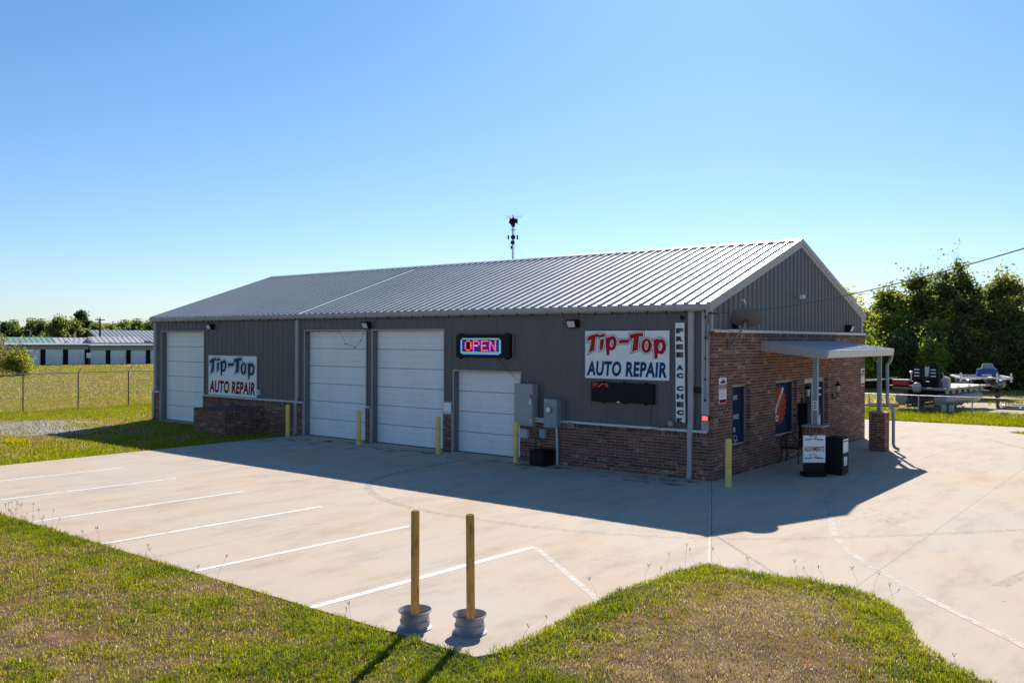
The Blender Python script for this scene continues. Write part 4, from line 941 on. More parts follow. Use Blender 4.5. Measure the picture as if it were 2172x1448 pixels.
# drop box
t_ = thing('key_drop_box', 'black drop box on the brick just left of the entrance', 'box', (.15, 6.0, 0)); b = MB(); b.box(.003, 5.86, .95, .30, 6.2, 1.62); b.build('box_body', 'black', t_, bevel=.012); b = MB(); b.box(.003, 5.95, .3, .12, 6.1, .95); b.build('stand', 'black', t_)
# towing signs
def towsign(y0, y1, z0, z1, label):
    t_ = thing('towing_sign', label, 'sign', (.005, (y0+y1)/2, z0), group='red and white towing notices'); X = .012
    b = MB(); b.box(.003, y0, z0, X, y1, z1); b.build('plate', 'sign_white', t_, bevel=.002); H_ = z1-z0
    b = MB(); b.box(X, y0+.015, z1-.32*H_-.10*H_*1.2, X+.001, y1-.015, z1-.26*H_); b.box(X, y0+.015, z0+.02, X+.001, y1-.015, z0+.16*H_)
    b.box(X, y0+.008, z1-.012, X+.001, y1-.008, z1-.008); b.box(X, y0+.008, z0+.008, X+.001, y1-.008, z0+.012); b.build('red_band', 'sign_maroon', t_)
    fn = lambda u, v: (X+.002, u, v)
    b = MB(); V, F = text_polys('TOWING', .02); place2d(b, V, F, (y0+.06, z1-.335*H_, y1-.06, z1-.275*H_), fn); V, F = text_polys('ENFORCED', .02); place2d(b, V, F, (y0+.04, z1-.42*H_, y1-.04, z1-.355*H_), fn)
    b.build('white_lettering', 'white', t_)
    b = MB()
    for k in range(6): zz_ = z1-(.47+k*.055)*H_; b.box(X, y0+.04+.01*(k % 2), zz_-.008, X+.001, y1-.04-.015*((k+1) % 3), zz_)
    b.add([fn(y0+.1+u*.30, z1-.22*H_+v*.12) for u, v in ((0, 0), (.9, 0), (.9, .5), (.7, .5), (.6, .9), (.35, .9), (.3, .5), (0, .5))], [tuple(range(8))]); b.add([fn(y0+.08+u*.06, z1-.235*H_+v*.06) for u, v in ((0, 0), (1, 0), (1, .8), (0, .8))], [(0, 1, 2, 3)])
    b.build('small_print', 'sign_maroon', t_)
towsign(.40, .84, 1.90, 2.56, 'red and white towing notice on the brick near the building corner'); towsign(12.02, 12.42, 1.90, 2.52, 'red and white towing notice at the far right end of the brick wall')

# posters in windows (flat print behind the frames, in front of the glass)
def gb(b, pts, e=.0): b.add([(-.157+e, y, z) for y, z in pts], [tuple(range(len(pts)))])
po = thing('window_decal', 'blue decal with white words filling the narrow window near the corner', 'decal', (-.155, 1.8, .75))
b = MB(); b.box(-.157, 1.30, .79, -.155, 2.10, 2.27); b.build('blue_sheet', 'poster_blue', po)
b = MB(); fn = lambda u, v: (-.153, u, v)
for s_, z_, yy_ in (('ENTS', 1.93, 1.87), ('ERVICE', 1.42, 1.96), ('RE', 1.08, 1.76)):
    V, F = text_polys(s_, .01); place2d(b, V, F, (1.62, z_, yy_, z_+.12), fn)
for a_, c_ in (((1.62, .98), (1.80, .98)), ((1.80, .98), (1.90, .86)), ((1.90, .86), (1.70, .66+.14)), ((1.62, .86), (1.90, .86)), ((1.66, .98), (1.72, .81))):
    b.bar((-.153, *a_), (-.153, *c_), .004, .012)
b.build('lettering', 'white', po)
po = thing('window_decal', 'orange burst decal with cartoon pistons in the wide window', 'decal', (-.155, 5, .75))
b = MB(); b.box(-.157, 4.2, .79, -.155, 5.77, 2.27); b.build('blue_sheet', 'poster_blue', po)
b = MB(); b.box(-.1545, 5.40, .79, -.1535, 5.77, 2.27); b.build('dark_band', 'poster_dark', po)
b = MB(); cy0, cz0 = 4.82, 1.62; P = []
for k in range(36):
    a = 2*PI*k/36; rr = (1 if k % 2 else .74); P.append((cy0+.56*rr*math.cos(a), cz0+.62*rr*math.sin(a)))
gb(b, P, .003); b.build('burst', 'poster_orange', po)
b = MB(); b2 = MB(); b3 = MB()
for k in range(5):
    yy_, zz_ = 4.50+k*.11, 1.38+k*.12
    b.bar((-.151, yy_, zz_), (-.151, yy_+.14, zz_+.26), .006, .10); b2.bar((-.149, yy_+.05, zz_-.02), (-.149, yy_+.2, zz_+.18), .003, .022); b3.bar((-.1485, yy_+.10, zz_-.12), (-.1485, yy_+.22, zz_+.08), .003, .03)
b.add([(-.150, y, z) for y, z in ell(4.62, 1.25, .12, .09, .3)], [tuple(range(20))]); b2.add([(-.1485, y, z) for y, z in ell(4.62, 1.25, .07, .045, .3)], [tuple(range(20))])
b.build('piston', 'sign_white', po); b2.build('piston_shadow', 'sign_navy', po); b3.build('piston_stripe', 'poster_red', po)
po = thing('door_decal', 'blue decals with white and orange print on the glass entrance', 'decal', (-.14, 7.5, .8))
b = MB(); b.box(-.137, 6.57, .85, -.1365, 7.42, 2.16); b.box(-.137, 7.62, .24, -.1365, 8.47, 2.16); b.build('blue_sheet', 'poster_blue', po)
b = MB(); [b.box(-.1355, 6.62+q_*.02, z_, -.135, 6.98-q_*.05, z_+.05) for q_, z_ in ((0, 1.2), (1, 1.1), (2, .98))]; [b.box(-.1355, 7.95, z_, -.135, 8.3, z_+.05) for z_ in (1.95, 1.75)]
b.box(-.1355, 7.9, .5, -.135, 8.25, 1.15); b.build('print', 'sign_white', po)
b = MB(); b.add([(-.134, 8.05+.2*math.cos(2*PI*k/16)*(1 if k % 2 else .6), 1.2+.25*math.sin(2*PI*k/16)*(1 if k % 2 else .6)) for k in range(16)], [tuple(range(16))]); b.build('burst', 'poster_orange', po)

# ---------------- porch canopy (parts of the building)
x0, x1, y0, y1 = 0.0, 1.82, 3.12, 9.30; zw, ze = 3.48, 3.235
b = MB(); k = y0
def cz(x_): return zw+(ze-zw)*x_/x1
prof = []
while k < y1-.01:
    prof += [(k, .0), (k+.05, .0), (k+.07, .022), (k+.1, .022), (k+.12, 0)]; k += .2
prof.append((y1, 0)); n = len(prof)
b.add([(x0+.002, p[0], cz(0)+p[1]) for p in prof]+[(x1-.08, p[0], cz(x1-.08)+p[1]) for p in prof], [(i, i+1, n+i+1, n+i) for i in range(n-1)]); cano = b.build('porch_roof', 'roof_blue', bd)
b = MB(); b.add([(.003, y0+.02, zw-.06), (x1-.1, y0+.02, ze-.05), (x1-.1, y1-.02, ze-.05), (.003, y1-.02, zw-.06)]+[(.003, y0+.02, zw-.012), (x1-.1, y0+.02, ze-.0), (x1-.1, y1-.02, ze-.0), (.003, y1-.02, zw-.012)], [(0, 1, 2, 3), (0, 4, 5, 1), (1, 5, 6, 2), (2, 6, 7, 3)]); b.build('soffit', 'trim', cano)
for yy0, yy1 in ((y0-.05, y0+.02), (y1-.02, y1+.05)):
    b = MB(); b.add([(.0, yy0, zw-.27), (.0, yy1, zw-.27), (.0, yy1, zw+.03), (.0, yy0, zw+.03), (x1, yy0, ze-.22), (x1, yy1, ze-.22), (x1, yy1, ze+.03), (x1, yy0, ze+.03)], [(0, 1, 2, 3), (7, 6, 5, 4), (0, 4, 5, 1), (1, 5, 6, 2), (2, 6, 7, 3), (3, 7, 4, 0)]); b.build('fascia', 'trim', cano, bevel=.008)
b = MB(); b.prism([(x1-.10, ze-.19), (x1-.10, ze+.015), (x1+.03, ze+.015), (x1+.035, ze-.03), (x1+.01, ze-.13), (x1-.02, ze-.19)], 1, y0+.02, y1-.02); b.build('porch_gutter', 'ledge', cano)
b = MB(); b.prism([(x1-.105, ze-.195), (x1-.105, ze+.022), (x1+.038, ze+.022), (x1+.042, ze-.03), (x1+.016, ze-.135), (x1-.016, ze-.195)], 1, 7.35, 7.47); b.build('gutter_joint', 'ledge', cano)
for px, py in PC:
    b = MB(); b.box(px+.19, py+.19, 1.246, px+.31, py+.31, ze-.05); b.build('porch_post', 'grey_box2', cano)
b = MB(); b.tube([(1.79, 9.2, 3.04), (1.79, 9.2, 2.98), (1.72, 9.3, 2.85), (1.62, 9.36, 2.74), (1.62, 9.38, 2.5), (1.62, 9.38, 1.55), (1.66, 9.4, 1.42), (1.77, 9.44, 1.33), (1.79, 9.45, 1.2), (1.79, 9.45, .2), (1.83, 9.43, .1), (1.98, 9.38, .05)], .05, 10); b.build('porch_downspout', 'grey_box2', cano, smooth=True)
t_ = thing('post_notice', 'small white notice fixed to the nearer porch post', 'sign', (1.45, 3.2, 1.7)); b = MB(); b.box(1.40, 3.195, 1.65, 1.515, 3.207, 1.90); b.build('plate', 'sign_white', t_); b = MB(); [b.box(1.42, 3.193, z_, 1.495, 3.1945, z_+.03) for z_ in (1.70, 1.76, 1.83)]; b.build('printed_lines', 'letter_black', t_)

# ---------------- bollards
bl = None
for (x, y, lab) in ((.68, -.50, 'faded yellow bollard at the near corner of the building'), (-5.78, -.52, 'faded yellow bollard right of the small roll-up door'), (-8.76, -.58, 'faded yellow bollard left of the small roll-up door'), (-12.33, -.60, 'faded yellow bollard between the two tall roll-up doors'), (-16.32, -.45, 'faded yellow bollard beside the second downspout from the left')):
    if bl is None:
        bl = thing('bollard', lab, 'bollard', (0, 0, 0), group='yellow bollards along the workshop front')
        b = MB(); b.lathe([(.076, 0), (.076, 1.1), (.07, 1.13), (.045, 1.155), (0, 1.165)], (0, 0, 0), 20); b.build('post', 'yellow', bl, smooth=True)
        b = MB(); b.lathe([(.10, .001), (.095, .008), (.076, .010)], (0, 0, 0), 20); b.build('base_collar', 'concrete', bl)
        o = bl
    else: o = copy_tree(bl); o['label'] = lab
    o.location = (x, y, 0); o.rotation_euler.z = rng.random()*6

# ---------------- posts in wheel rims
for (x, y, z_, lab, lean) in ((2.09, -12.50, 1.42, 'rusty yellow steel post in a wheel rim, left of the pair by the lawn', (0, 0)), (2.72, -12.21, 1.41, 'rusty yellow steel post in a wheel rim, right of the pair by the lawn', (-.018, .0))):
    t_ = thing('rim_post', lab, 'post', (x, y, 0), 0, 'posts standing in wheel rims')
    b = MB(); R_ = .205
    pr = [(R_-.012, .004), (R_, 0.0), (R_+.004, .012), (R_-.012, .022), (R_-.026, .03), (R_-.028, .075), (R_-.02, .09), (R_-.022, .105), (R_-.034, .115), (R_-.036, .17), (R_-.024, .19), (R_-.004, .205), (R_+.002, .22), (R_-.006, .226), (R_-.014, .215), (R_-.034, .19), (R_-.046, .165), (R_-.046, .11), (R_-.04, .08), (R_-.04, .03), (R_-.012, .004)]
    b.lathe(pr, (x, y, .0), 40); b.build('rim_barrel', 'rim', t_, smooth=True)
    b = MB(); b.lathe([(R_-.044, .10), (.13, .105), (.105, .135), (.085, .14), (.06, .138), (.05, .12)], (x, y, 0), 32); b.build('rim_disc', 'rim', t_, smooth=True)
    b = MB(); [b.lathe([(.008, .0), (.008, .012), (0, .014)], (x+.1*math.cos(a), y+.1*math.sin(a), .136), 6) for a in np.arange(5)*2*PI/5]; b.build('stud_hole', 'rust_post', t_)
    b = MB(); lx, ly = lean; r_ = .0515
    vs = []; n = 24
    for (rr, zz_) in ((r_, .10), (r_, z_), (r_-.007, z_), (r_-.007, z_-.3), (.001, z_-.3)):
        f = zz_/z_
        for k in range(n): a = 2*PI*k/n; vs.append((x+lx*(1-f)*-1+rr*math.cos(a), y+ly*f+rr*math.sin(a), zz_))
    b.add(vs, [(i*n+k, i*n+(k+1) % n, (i+1)*n+(k+1) % n, (i+1)*n+k) for i in range(4) for k in range(n)]); b.build('pipe_post', 'rust_post', t_, smooth=True)

# ---------------- alignments sign and vending box and chair
t_ = thing('sidewalk_sign', 'white ALIGNMENTS board on a black base in front of the near brick column', 'sign', (1.75, 2.4, 0))
A0 = Vector((1.50, 2.22, 0)); A1 = Vector((1.93, 2.62, 0)); dv = (A1-A0).normalized(); nv = Vector((dv.y, -dv.x, 0)); Wd_ = (A1-A0).length
def sp(u, v, e=0): p = A0+dv*u+nv*e; return (p.x, p.y, v)
def obx(b_, u0, v0, u1, v1, e0, e1): b_.add([sp(u0, v0, e0), sp(u1, v0, e0), sp(u1, v0, e1), sp(u0, v0, e1), sp(u0, v1, e0), sp(u1, v1, e0), sp(u1, v1, e1), sp(u0, v1, e1)], [(0, 3, 2, 1), (4, 5, 6, 7), (0, 1, 5, 4), (1, 2, 6, 5), (2, 3, 7, 6), (3, 0, 4, 7)])
b = MB(); obx(b, 0, .36, Wd_, 1.06, -.03, 0); b.build('sign_board', 'sign_white', t_)
b = MB(); obx(b, .03, .08, Wd_-.03, .36, -.05, -.02); obx(b, -.0, .02, Wd_+.0, .1, -.22, .12); b.build('base', 'black', t_, bevel=.01)
b = MB()
for zc_ in (.90, .42):
    for s_, za, hgt, u0_, u1_ in (('Tip-Top', .09, .055, .15, .37), ('Auto Repair', 0, .075, .04, Wd_-.04)):
        V, F = text_polys(s_, .03); mn, mx_ = V.min(0), V.max(0); U = (V-mn)/(mx_-mn); arch = .03*np.sin(U[:, 0]*PI)
        b.add([sp(u0_+(u1_-u0_)*u, zc_+za+hgt*v+a_, .0015) for (u, v), a_ in zip(U, arch)], F)
b.build('lettering', 'sign_blue', t_)
b = MB(); V, F = text_polys('ALIGNMENTS', .025); mn, mx_ = V.min(0), V.max(0); U = (V-mn)/(mx_-mn); b.add([sp(.03+(Wd_-.06)*u, .645+.13*v, .0015) for u, v in U], F); b.build('lettering', 'sign_maroon', t_)
t_ = thing('vending_box', 'black newspaper vending box with white papers standing beside the near brick column', 'box', (2.02, 3.3, 0))
b = MB(); b.box(1.80, 3.0, .03, 2.24, 3.52, .98); b.build('box_body', 'black', t_, bevel=.01)
b = MB(); b.box(2.2405, 3.06, .58, 2.246, 3.46, .86); b.box(2.2405, 3.06, .89, 2.246, 3.46, .93); b.box(2.2405, 3.12, .24, 2.246, 3.38, .47); b.build('paper_card', 'sign_white', t_)
b = MB(); [b.box(2.2462, 3.16+k*.08, z_, 2.2468, 3.20+k*.08, z_+.02) for k in range(3) for z_ in (.28, .33, .38)]; b.build('printed_text', 'grey_box', t_)
b = MB(); b.box(1.84, 3.04, 0, 2.2, 3.48, .03); b.build('plinth', 'black', t_)
t_ = thing('patio_chair', 'dark cast-iron patio chair standing with its back to the lot by the wide window', 'chair', (.34, 4.55, 0))
b = MB(); b.box(.08, 4.32, .42, .60, 4.80, .45); b.build('seat', 'black_rough', t_, bevel=.012)
for (x, y, dx, dy) in ((.10, 4.34, -.04, -.06), (.58, 4.34, .04, -.06), (.10, 4.78, -.04, .05), (.58, 4.78, .04, .05)):
    b = MB(); b.tube([(x, y, .43), (x+dx*.2, y+dy*.1, .2), (x+dx, y+dy, 0)], [.022, .016, .02], 6); b.build('leg', 'black_rough', t_)
b = MB(); arc = [(.34+.27*math.cos(a), 4.33-.05*math.sin(a), .45+.42*math.sin(a)+(0)) for a in np.linspace(0, PI, 15)]; b.tube(arc, .018, 6)
for k in range(1, 12):
    p = arc[k+1] if k < 13 else arc[k]; b.tube([(.34+(k-6)*.04, 4.33, .45), (.34+(k-6)*.04, 4.29, .45+.42*math.sqrt(max(0, 1-((k-6)*.04/.27)**2)))], .008, 4)
for k in (.55, .64, .73): b.tube([(.10+(k-.5)*.15, 4.32, k), (.58-(k-.5)*.15, 4.32, k)], .012, 4)
b.build('backrest', 'black_rough', t_)
for x in (.08, .60):
    b = MB(); b.tube([(x, 4.33, .68), (x, 4.5, .70), (x, 4.72, .67), (x, 4.77, .55), (x, 4.74, .44)], .015, 6); b.build('armrest', 'black_rough', t_)

# ---------------- string lights and wires
t_ = thing('string_lights', 'string of small bulbs hung under the front gutter and down the corner', 'lights', (-13, -.1, 4.25))
b = MB(); pts = []; x = -.15; bulbs = []
while x > -L+.1:
    bulbs.append((x, -.085, 4.235)); x -= .54
for a, c_ in zip(bulbs[:-1], bulbs[1:]):
    b.tube([a, ((a[0]+c_[0])/2, -.085, 4.21), c_], .006, 4, cap=False)
vb = [(-.19, .03, z_) for z_ in np.arange(4.1, 1.6, -.52)]
b.tube([bulbs[0]]+vb, .006, 4); b.build('cord', 'wire', t_)
pm = None
for (x, y, z) in bulbs+vb:
    if pm is None:
        q = MB(); q.lathe([(.0, -.05), (.022, -.035), (.024, -.01), (.013, .012), (.013, .03), (0, .032)], (0, 0, 0), 8); pm = q.build('bulb', 'black', t_); o = pm
        me = pm.data; 
        for v in me.vertices: v.co += WL[t_.name]
    else: o = pm.copy(); COL.objects.link(o); o.parent = t_
    o.location = Vector((x, y, z))-WL[t_.name]
# loose string over door 2
t_ = thing('loose_light_string', 'loose string of bulbs drooping over the second tall door from the left', 'lights', (-13.5, .05, 3.8))
b = MB(); P = [(-16.0, .05, 3.79), (-15.2, .05, 3.80), (-14.5, .05, 3.79), (-14.1, .05, 3.795), (-13.75, .05, 3.36), (-13.25, .05, 3.24), (-12.95, .05, 3.5), (-12.83, .05, 3.74)]
b.tube(P, .007, 4); b.build('cord', 'wire', t_)
for p in ((-15.2, .05, 3.78), (-14.6, .05, 3.77), (-13.78, .045, 3.34), (-13.28, .045, 3.21), (-13.0, .045, 3.46), (-12.85, .045, 3.7)): b = MB(); b.lathe([(0, -.03), (.022, -.01), (.012, .02), (0, .025)], p, 6); b.build('bulb', 'black', t_)
def wire(name, label, a, c_, sag, r_, n=40):
    a, c_ = Vector(a), Vector(c_); b = MB(); b.tube([a+(c_-a)*(k/n)-Vector((0, 0, 4*sag*(k/n)*(1-k/n))) for k in range(n+1)], r_, 6)
    o = b.build(name, 'wire'); tag(o, label, 'cable'); return o
b = MB(); a_ = Vector((-.08, .04, 4.18)); c_ = Vector((10, -10, 5.0)); b.tube([a_+(c_-a_)*t_-Vector((0, 0, 1.2*t_*(1-t_))) for t_ in np.linspace(0, 2.1, 60)], .008, 6)
tag(b.build('power_line', 'wire'), 'black overhead power line running from the gable corner out to the right', 'cable')
b = MB(); b.tube([(-.1, .02, 4.18), (.1, .16, 4.17)], .02, 6); b.tube([(-.1, .0, 4.15), (-.15, -.02, 3.7), (-.12, .0, 3.5), (-.05, .02, 3.85), (-.1, .0, 4.1)], .008, 5); tag(b.build('wire_loop', 'wire'), 'loop of black wire hanging at the gable corner under the gutter', 'cable')
b = MB(); b.tube([(-6.9, .05, 2.95), (-6.7, .05, 2.75), (-6.2, .05, 2.35), (-5.9, .04, 2.25)], .006, 5); tag(b.build('sign_cable', 'wire'), 'thin cable from the OPEN sign down to the electrical cabinet', 'cable')
b = MB(); b.tube([(-1.72, .05, 1.83), (-1.74, .04, 1.45), (-1.66, .02, 1.3), (-1.4, -.03, 1.25), (-1.12, .0, 1.33)], .007, 5); b.tube([(-4.55, -.05, 1.24), (-3.9, -.04, 1.16), (-2.6, -.03, 1.1), (-1.6, -.03, 1.2), (-1.3, -.03, 1.27)], .006, 5); tag(b.build('wall_cable', 'wire'), 'black cable sagging along the brick below the LED board', 'cable')
b = MB(); b.tube([(-.4, .0, 2.18), (-.38, .0, 1.7), (-.45, .0, 1.45), (-.3, .0, 1.3)], .007, 5); tag(b.build('corner_cable', 'wire'), 'black cable below the slim boxes at the corner', 'cable')

# ============================================================ FENCES
def fence(name, label, x_posts, fixed, axis, H_, post_m, rail_m, arm=False, zb=-.04, mesh_h=None, half=.055, wire_r=.0016):
    """axis 0: posts along x at y=fixed ; axis 1: along y at x=fixed"""
    t_ = thing(name, label, 'fence', (x_posts[0], fixed, 0) if axis == 0 else (fixed, x_posts[0], 0))
    P = lambda u, z, e=0: (u, fixed+e, z) if axis == 0 else (fixed+e, u, z)
    proto = None
    for u in x_posts:
        b = MB(); b.tube([P(u, zb), P(u, H_)], .03, 8)
        if arm: b.tube([P(u, H_-.02), P(u+.2, H_+.26, .02)], [.02, .012], 6)
        b.build('post', post_m, t_)
    u0, u1 = x_posts[0], x_posts[-1]
    b = MB(); b.tube([P(u0, H_-.02), P(u1, H_-.02)], .024, 8); b.build('top_rail', rail_m, t_)
    b = MB(); zt, z0 = H_-.03, .0; hh = zt-z0; u = u0-hh
    while u < u1:
        for s_ in (0, 1):
            a, c_ = (u, u+hh); za, zc_ = (z0, zt) if s_ == 0 else (zt, z0)
            if a < u0: f = (u0-a)/hh; a = u0; za = za+(zc_-za)*f
            if c_ > u1: f = (u1-a)/(c_-a); zc_ = za+(zc_-za)*f; c_ = u1
            if c_-a > .05:
                e = .027+(s_*.003); b.tube([P(a, za, e), P(c_, zc_, e)], wire_r, 3, cap=False)
        u += half*1.414
    m_ = b.build('chain_link', rail_m, t_, kind='stuff'); return t_
fence('chain_link_fence', 'tall dark chain-link fence with angled arms across the left lawn', [round(-25.5+i*2.63*1.0, 2) for i in range(0, 9)][0:0]+[-1.82-2.63*k for k in range(6, 0, -1)]+[-1.82+2.63*k for k in range(0, 9)], -35.0, 1, 1.82, 'dark_galv', 'galv', arm=True, half=.075, wire_r=.0013)
fence('chain_link_fence', 'low silver chain-link fence in front of the boats', [-8.2, -5.85, -3.5, -1.2, 1.13, 3.5, 5.9, 8.3, 10.7, 13.1], 25.1, 0, .90, 'galv', 'galv', half=.06, wire_r=.0015)

# ============================================================ TREES
def leafmesh(name, C, S, COLR, parent, jitter=.6, kind=None, mtl='leaf'):
    n = len(C); a = rng.normal(size=(n, 3)); a /= np.linalg.norm(a, axis=1)[:, None]; b_ = rng.normal(size=(n, 3)); b_ -= (b_*a).sum(1)[:, None]*a; b_ /= np.linalg.norm(b_, axis=1)[:, None]
    S = S[:, None]; V = np.stack([C-a*S, C+b_*S*.55, C+a*S, C-b_*S*.55], 1).reshape(-1, 3); F = np.arange(4*n).reshape(n, 4)
    return fast_mesh(name, V, F, np.repeat(COLR, 4, axis=0), M[mtl], parent=parent, kind=kind)
def tree(h, rad, nleaf, col1, col2, leaf=.11, open_top=.3, base=.12, limbs=13, cat='tree', conical=False, trunks=1, sparse=1.0, name='tree', label='', loc=(0, 0, 0), rz=0, group=None, sig=.32, twigs=True):
    t_ = thing(name, label, cat, (0, 0, 0), 0, group); b = MB(); cl = []
    for tr in range(trunks):
        ox, oy = (rng.normal(0, .25*rad, 2) if trunks > 1 else (0, 0)); top = Vector((ox+rng.normal(0, .08*h), oy+rng.normal(0, .08*h), h*(.97 if tr == 0 else rng.uniform(.75, .95)))); bs = Vector((ox*.4, oy*.4, -.1))
        mid = bs.lerp(top, .5)+Vector((rng.normal(0, .04*h), rng.normal(0, .04*h), 0)); tp = [bs, bs.lerp(mid, .5), mid, mid.lerp(top, .5), top]
        r0_ = .018*h+.03; b.tube(tp, [r0_, r0_*.8, r0_*.6, r0_*.35, .012], 7)
        def at(f):
            f = min(max(f, 0), .999)*4; i = int(f); return tp[i].lerp(tp[i+1], f-i)
        for k in range(limbs):
            f = base+(1-base)*(k+rng.random())/limbs; s_ = at(f); a = k*2.4+rng.random()*.8+tr*1.3
            prof = (1-f)**.8*1.15 if conical else math.sin(min(1, .35+f*.75)*PI)**.6 if f > .3 else .8+.2*rng.random()
            ln = rad*max(.18, prof)*rng.uniform(.75, 1.15); rise = (0.05 if conical else .55)*ln*(.5+f)
            e = s_+Vector((math.cos(a)*ln, math.sin(a)*ln, rise*rng.uniform(.5, 1.2))); m_ = s_.lerp(e, .5)+Vector((0, 0, ln*(.08)))
            b.tube([s_, m_, e], [r0_*.35*(1.1-f), r0_*.2*(1.1-f)+.006, .006], 5, cap=False)
            for q in range(5 if not conical else 3):
                g_ = rng.uniform(.35, 1); p = s_.lerp(m_, g_*2) if g_ < .5 else m_.lerp(e, g_*2-1)
                d_ = Vector(rng.normal(size=3)); d_.z = abs(d_.z)*.7; d_ = d_.normalized()*ln*rng.uniform(.2, .45); e2 = p+d_
                b.tube([p, e2], [.012, .004], 4, cap=False); cl += [(p.lerp(e2, x_), .8) for x_ in (.4, .75, 1.05)]
                if twigs and f > .5:
                    for z_ in range(2):
                        dd = Vector((rng.normal(0, .35), rng.normal(0, .35), abs(rng.normal(.7, .4))))*(1.3 if f > .75 else .8); b.tube([e2, e2+dd*.5, e2+dd+Vector((rng.normal(0, .1), rng.normal(0, .1), 0))], [.010, .006, .003], 3, cap=False)
                        if rng.random() < .6: cl += [(e2+dd*.6, .16), (e2+dd, .12)]
            cl += [(m_.lerp(e, x_), 1) for x_ in (0, .5, 1)]
    b.build('trunk', 'bark', t_)
    P = np.array([list(p) for p, _ in cl]); wgt = np.array([q for _, q in cl])*rng.uniform(.05, 1.8, len(cl))
    hf = P[:, 2]/h; wgt *= np.where(hf > .75, 1-open_top*(hf-.75)*4, 1).clip(.08); wgt /= wgt.sum()
    id_ = rng.choice(len(P), int(nleaf*sparse), p=wgt); C = P[id_]+rng.normal(size=(len(id_), 3))*sig*np.array([1, 1, .75]); C[:, 2] = np.maximum(C[:, 2], .05)
    mixv = np.clip(rng.normal(.5, .25, len(id_))+.35*(rng.random(len(P))[id_]-.5)*2, 0, 1)[:, None]
    CO = (np.array(col1)*(1-mixv)+np.array(col2)*mixv)*rng.uniform(.75, 1.25, (len(id_), 1))
    leafmesh('crown', C, leaf*rng.uniform(.6, 1.3, len(id_)), CO, t_)
    t_.location = loc; t_.rotation_euler.z = rz; return t_
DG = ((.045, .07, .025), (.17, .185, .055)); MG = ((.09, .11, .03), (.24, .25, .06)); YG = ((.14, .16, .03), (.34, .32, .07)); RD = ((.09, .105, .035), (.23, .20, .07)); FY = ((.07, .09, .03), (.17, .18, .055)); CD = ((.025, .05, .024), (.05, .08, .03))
GR = 'trees of the wood behind the boats'
p_y = tree(8, 2.9, 15000, *YG, sig=.30, open_top=.2, loc=(-8.6, 42.1, -.04), name='broadleaf_tree', label='yellow-green leafy tree right behind the end of the brick gable', leaf=.145)
p_m = tree(8.8, 2.9, 16000, *MG, sig=.30, open_top=.5, loc=(-6.9, 41.0, -.04), name='broadleaf_tree', label='mid-green rounded tree above the red cooler', leaf=.145)
p_d = tree(9.1, 2.4, 16000, *DG, loc=(-4.2, 43.6, -.04), name='broadleaf_tree', label='tallest dark tree of the wood, its thin crown crossed by the power line', leaf=.14, open_top=.75, trunks=2, sig=.28)
p_r = tree(9.2, 2.7, 11000, *RD, sig=.30, loc=(.5, 43.2, -.04), name='broadleaf_tree', label='reddish-brown autumn tree at the right edge of the picture', leaf=.14, open_top=.6)
def cp(src, loc, rz, sc, label):
    o = copy_tree(src); o.location = loc; o.rotation_euler.z = rz; o.scale = (sc[0], sc[0], sc[1]); o['label'] = label; return o
cp(p_m, (-10.5, 44.2, -.04), 1.2, (.9, .72), 'mid-green tree hidden partly behind the right slope of the gable roof')
cp(p_y, (-6.0, 44.6, -.04), 2.6, (1.0, .95), 'yellow-green tree behind the mid-green one over the red cooler')
cp(p_y, (-4.8, 41.4, -.04), 4.1, (.85, .82), 'lower yellow-green tree just left of the tallest dark tree')
cp(p_d, (-2.8, 43.4, -.04), 2.0, (1.05, .92), 'dark tree immediately right of the tallest one')
cp(p_d, (-1.9, 45.5, -.04), 3.7, (1.1, .9), 'dark tree standing behind the blue boat console')
cp(p_m, (-.8, 44.0, -.04), 5.0, (.95, .80), 'mid-green tree between the dark trees and the reddish one')
cp(p_m, (2.2, 46.5, -.04), 3.3, (1.1, 1.0), 'mid-green tree beyond the reddish tree at the right edge')
for (x, y, r_, s_, h_) in ((3.6, 47.5, .4, 1.1, .9), (5.2, 45.5, 2.0, 1.0, .95), (-13, 48, 1.0, 1.1, .62), (7.5, 47.5, 2.9, 1.2, 1.0)):
    o = cp(p_d, (x, y, -.04), r_, (s_, h_), 'dark tree where the wood runs on behind the utility trailer'); o['group'] = GR
# second rank closing the gaps
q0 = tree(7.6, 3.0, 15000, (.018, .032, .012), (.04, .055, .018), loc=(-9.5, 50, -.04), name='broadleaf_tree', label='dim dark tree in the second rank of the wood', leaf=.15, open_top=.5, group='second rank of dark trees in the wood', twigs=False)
for i, (x, y) in enumerate(((-6.3, 49), (-3.6, 50.5), (-1, 50), (1.8, 51.5), (4.5, 52), (-12.5, 52))): cp(q0, (x, y, -.04), i*1.3, (1.05, .98-.06*(i % 3)), 'dim dark tree in the second rank of the wood')
